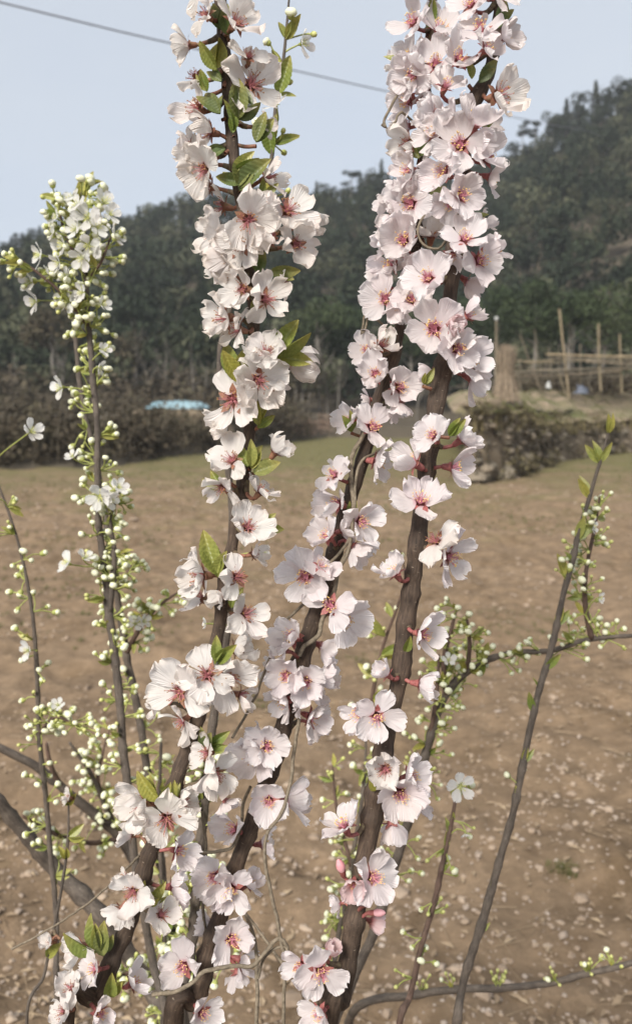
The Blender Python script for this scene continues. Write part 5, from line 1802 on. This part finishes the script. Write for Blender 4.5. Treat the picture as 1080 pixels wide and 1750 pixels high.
r5 = Branch('plum_branch', 'dim plum stem with small buds seen between the two pink-flowered stems', 'plum branch', RGp,
            [(545, 1800, 1.1, .0060), (575, 1620, 1.1, .0056), (600, 1480, 1.1, .0050), (618, 1370, 1.1, .0042), (625, 1290, 1.1, .0030), (622, 1210, 1.1, .0018)],
            (.02, 1.45), 'bark_plum', 8, .06, 25)
decorate(r5, r5.path, 1220, 1680, .014, 5, .02, .0034, .55, .4)
tw = r5.side([(600, 1480, 1.1, .003), (575, 1380, 1.1, .0022), (568, 1310, 1.1, .0012)], 'bark_twig')
decorate(r5, tw, 1300, 1470, .016, 3, .014, .0036, .7, .8)
tw = r5.side([(622, 1260, 1.1, .003), (650, 1120, 1.08, .0022), (690, 1000, 1.06, .0016), (684, 940, 1.05, .0010)], 'bark_twig')
decorate(r5, tw, 930, 1240, .035, 3, .014, .0036, .7, .9, .026)
r5.finish()

p6 = Branch('plum_branch', 'budded plum stem low down behind the leafy cherry stem', 'plum branch', PGp,
            [(290, 1800, 1.0, .0050), (282, 1640, 1.0, .0048), (276, 1500, 1.0, .0044), (272, 1380, 1.0, .0038), (276, 1270, 1.0, .0028)],
            (-.14, 1.35), 'bark_plum', 8, .06, 26)
decorate(p6, p6.path, 1270, 1780, .012, 6, .02, .0036, .7, .6)
for pp, y0, y1 in (([(280, 1640, 1.0, .003), (330, 1640, .95, .0024), (390, 1650, .92, .0014)], 1600, 1700),
                   ([(284, 1680, 1.0, .003), (230, 1660, .97, .0024), (170, 1690, .95, .0014)], 1640, 1700),
                   ([(278, 1560, 1.0, .003), (320, 1520, .96, .0022), (345, 1480, .94, .0012)], 1470, 1560)):
    tw = p6.side(pp, 'bark_twig'); decorate(p6, tw, y0, y1, .010, 5, .016, .0038, .65, .5)
p6.finish()

# ------------------------------------------------------------------ dry vines
def vine(label, pts, r=.0010, name='dry_vine', seed=0):
    w_ = np.array([[*P(a, b, d), rr] for a, b, d, rr in [(*q[:3], q[3] if len(q) > 3 else r) for q in pts]])
    s = spline(w_, .003)
    s[:, :3] += .0006 * np.stack([fbm(s[:, :3] * 90, 2, seed + k_) for k_ in range(3)], -1)
    b = s[0, :3].copy()
    V, Q, _ = tube(s[:, :3] - b, s[:, 3], 7)
    tag(obj(name, mk(name, V, [(Q, 0)], ['vine_bark']), loc=Vector(b)), label, 'vine', 'dry vines twining through the cherry stems')


vine('dry vine wrapped over the bark of the middle cherry stem', [(622, 740, .612), (600, 790, .608), (604, 870, .604), (596, 935, .604), (578, 975, .606), (570, 1015, .606), (550, 1060, .610), (545, 1085, .608), (520, 1105, .608), (512, 1120, .61)], .0017)
vine('thin second tendril crossing the middle cherry stem on a slant', [(648, 770, .622), (612, 800, .606), (603, 900, .604), (580, 945, .603), (556, 972, .604), (545, 1000, .61), (512, 1040, .615), (485, 1060, .62)], .0011)
vine('straight fine vine hanging from blossoms down to the leafy cherry stem', [(470, 1102, .62), (455, 1140, .618), (435, 1195, .612), (408, 1245, .606), (398, 1262, .60)], .0010)
vine('long vine looping in an S below the middle cherry stem', [(512, 1225, .612), (502, 1290, .61), (496, 1340, .605), (478, 1395, .60), (456, 1425, .60), (453, 1470, .60), (464, 1530, .60), (475, 1580, .60), (482, 1620, .60), (490, 1640, .60), (487, 1680, .60), (484, 1760, .60)], .0013)
vine('stiff dark vine forking below the lowest pink blossoms', [(418, 1558, .63), (430, 1590, .63), (438, 1640, .625), (440, 1700, .62), (438, 1780, .62)], .0015)
vine('slanting vine meeting the looped vine low in the middle', [(420, 1560, .63), (445, 1595, .625), (470, 1630, .615), (486, 1650, .603)], .0011)
vine('pale vine arching across the bottom from the middle stem', [(262, 1700, .60), (300, 1694, .59), (330, 1680, .59), (350, 1662, .59), (390, 1652, .595), (430, 1650, .60), (455, 1625, .60), (475, 1604, .60), (490, 1618, .60), (488, 1650, .60)], .0015)
vine('small curled vine end inside the arch at the bottom', [(442, 1672, .61), (450, 1640, .605), (470, 1620, .603), (488, 1618, .60)], .0010)
vine('vine bending across the narrow gap left of the middle stem', [(345, 1456, .63), (375, 1456, .625), (398, 1448, .62), (414, 1410, .62), (416, 1375, .62), (428, 1345, .615)], .0012)
vine('fine vine crossing the lower left corner on a slant', [(20, 1622, .70), (90, 1585, .70), (150, 1545, .68), (200, 1500, .65), (246, 1455, .60)], .0009)
vine('vine running down beside the leafy cherry stem to the bottom', [(345, 1385, .62), (352, 1450, .63), (346, 1540, .64), (352, 1620, .65), (340, 1700, .65), (330, 1780, .65)], .0012)
vine('dry hooked tendril sticking out left of the densest blossoms', [(715, 175, .62), (690, 150, .61), (678, 162, .605), (665, 188, .60), (656, 208, .60), (660, 218, .60), (652, 212, .60)], .0010)
vine('tiny kinked tendril under the hooked one', [(712, 215, .62), (690, 195, .61), (684, 193, .605), (678, 200, .605), (676, 208, .605), (669, 215, .605), (672, 222, .605)], .0009)
vine('curled brown tendril left of the middle cherry stem, beneath its white blossoms', [(660, 560, .615), (642, 545, .612), (625, 538, .61), (620, 556, .61), (617, 572, .61), (624, 562, .61), (628, 545, .61)], .0009)
vine('fine dark tendril circling a crumpled flower high on the densest stem', [(748, 360, .60), (722, 372, .592), (714, 396, .59), (722, 418, .59), (748, 425, .588), (764, 405, .585), (768, 380, .585)], .0009)

# ------------------------------------------------------------------ haze
hz = MB()
x0, x1, y0, y1, z0, z1 = -330, 330, -8, 430, -4.0, 80.0
V = np.array([[x0, y0, z0], [x1, y0, z0], [x1, y1, z0], [x0, y1, z0], [x0, y0, z1], [x1, y0, z1], [x1, y1, z1], [x0, y1, z1]])
Fq = np.array([[3, 2, 1, 0], [4, 5, 6, 7], [0, 1, 5, 4], [1, 2, 6, 5], [2, 3, 7, 6], [3, 0, 4, 7]])
hm = bpy.data.materials.new('haze_air')
hm.use_nodes = True
hm.node_tree.nodes.clear()
ho = hm.node_tree.nodes.new('ShaderNodeOutputMaterial')
hv = hm.node_tree.nodes.new('ShaderNodeVolumePrincipled')
hv.inputs['Color'].default_value = (.88, .91, .96, 1)
hv.inputs['Density'].default_value = 0.0006
hm.node_tree.links.new(hv.outputs[0], ho.inputs['Volume'])
MATS['haze_air'] = hm
USE_HAZE = True
if USE_HAZE:
    tag(obj('haze', mk('haze', V, [(Fq, 0)], ['haze_air'], smooth=False)), 'thin pale haze in the air', kind='stuff')
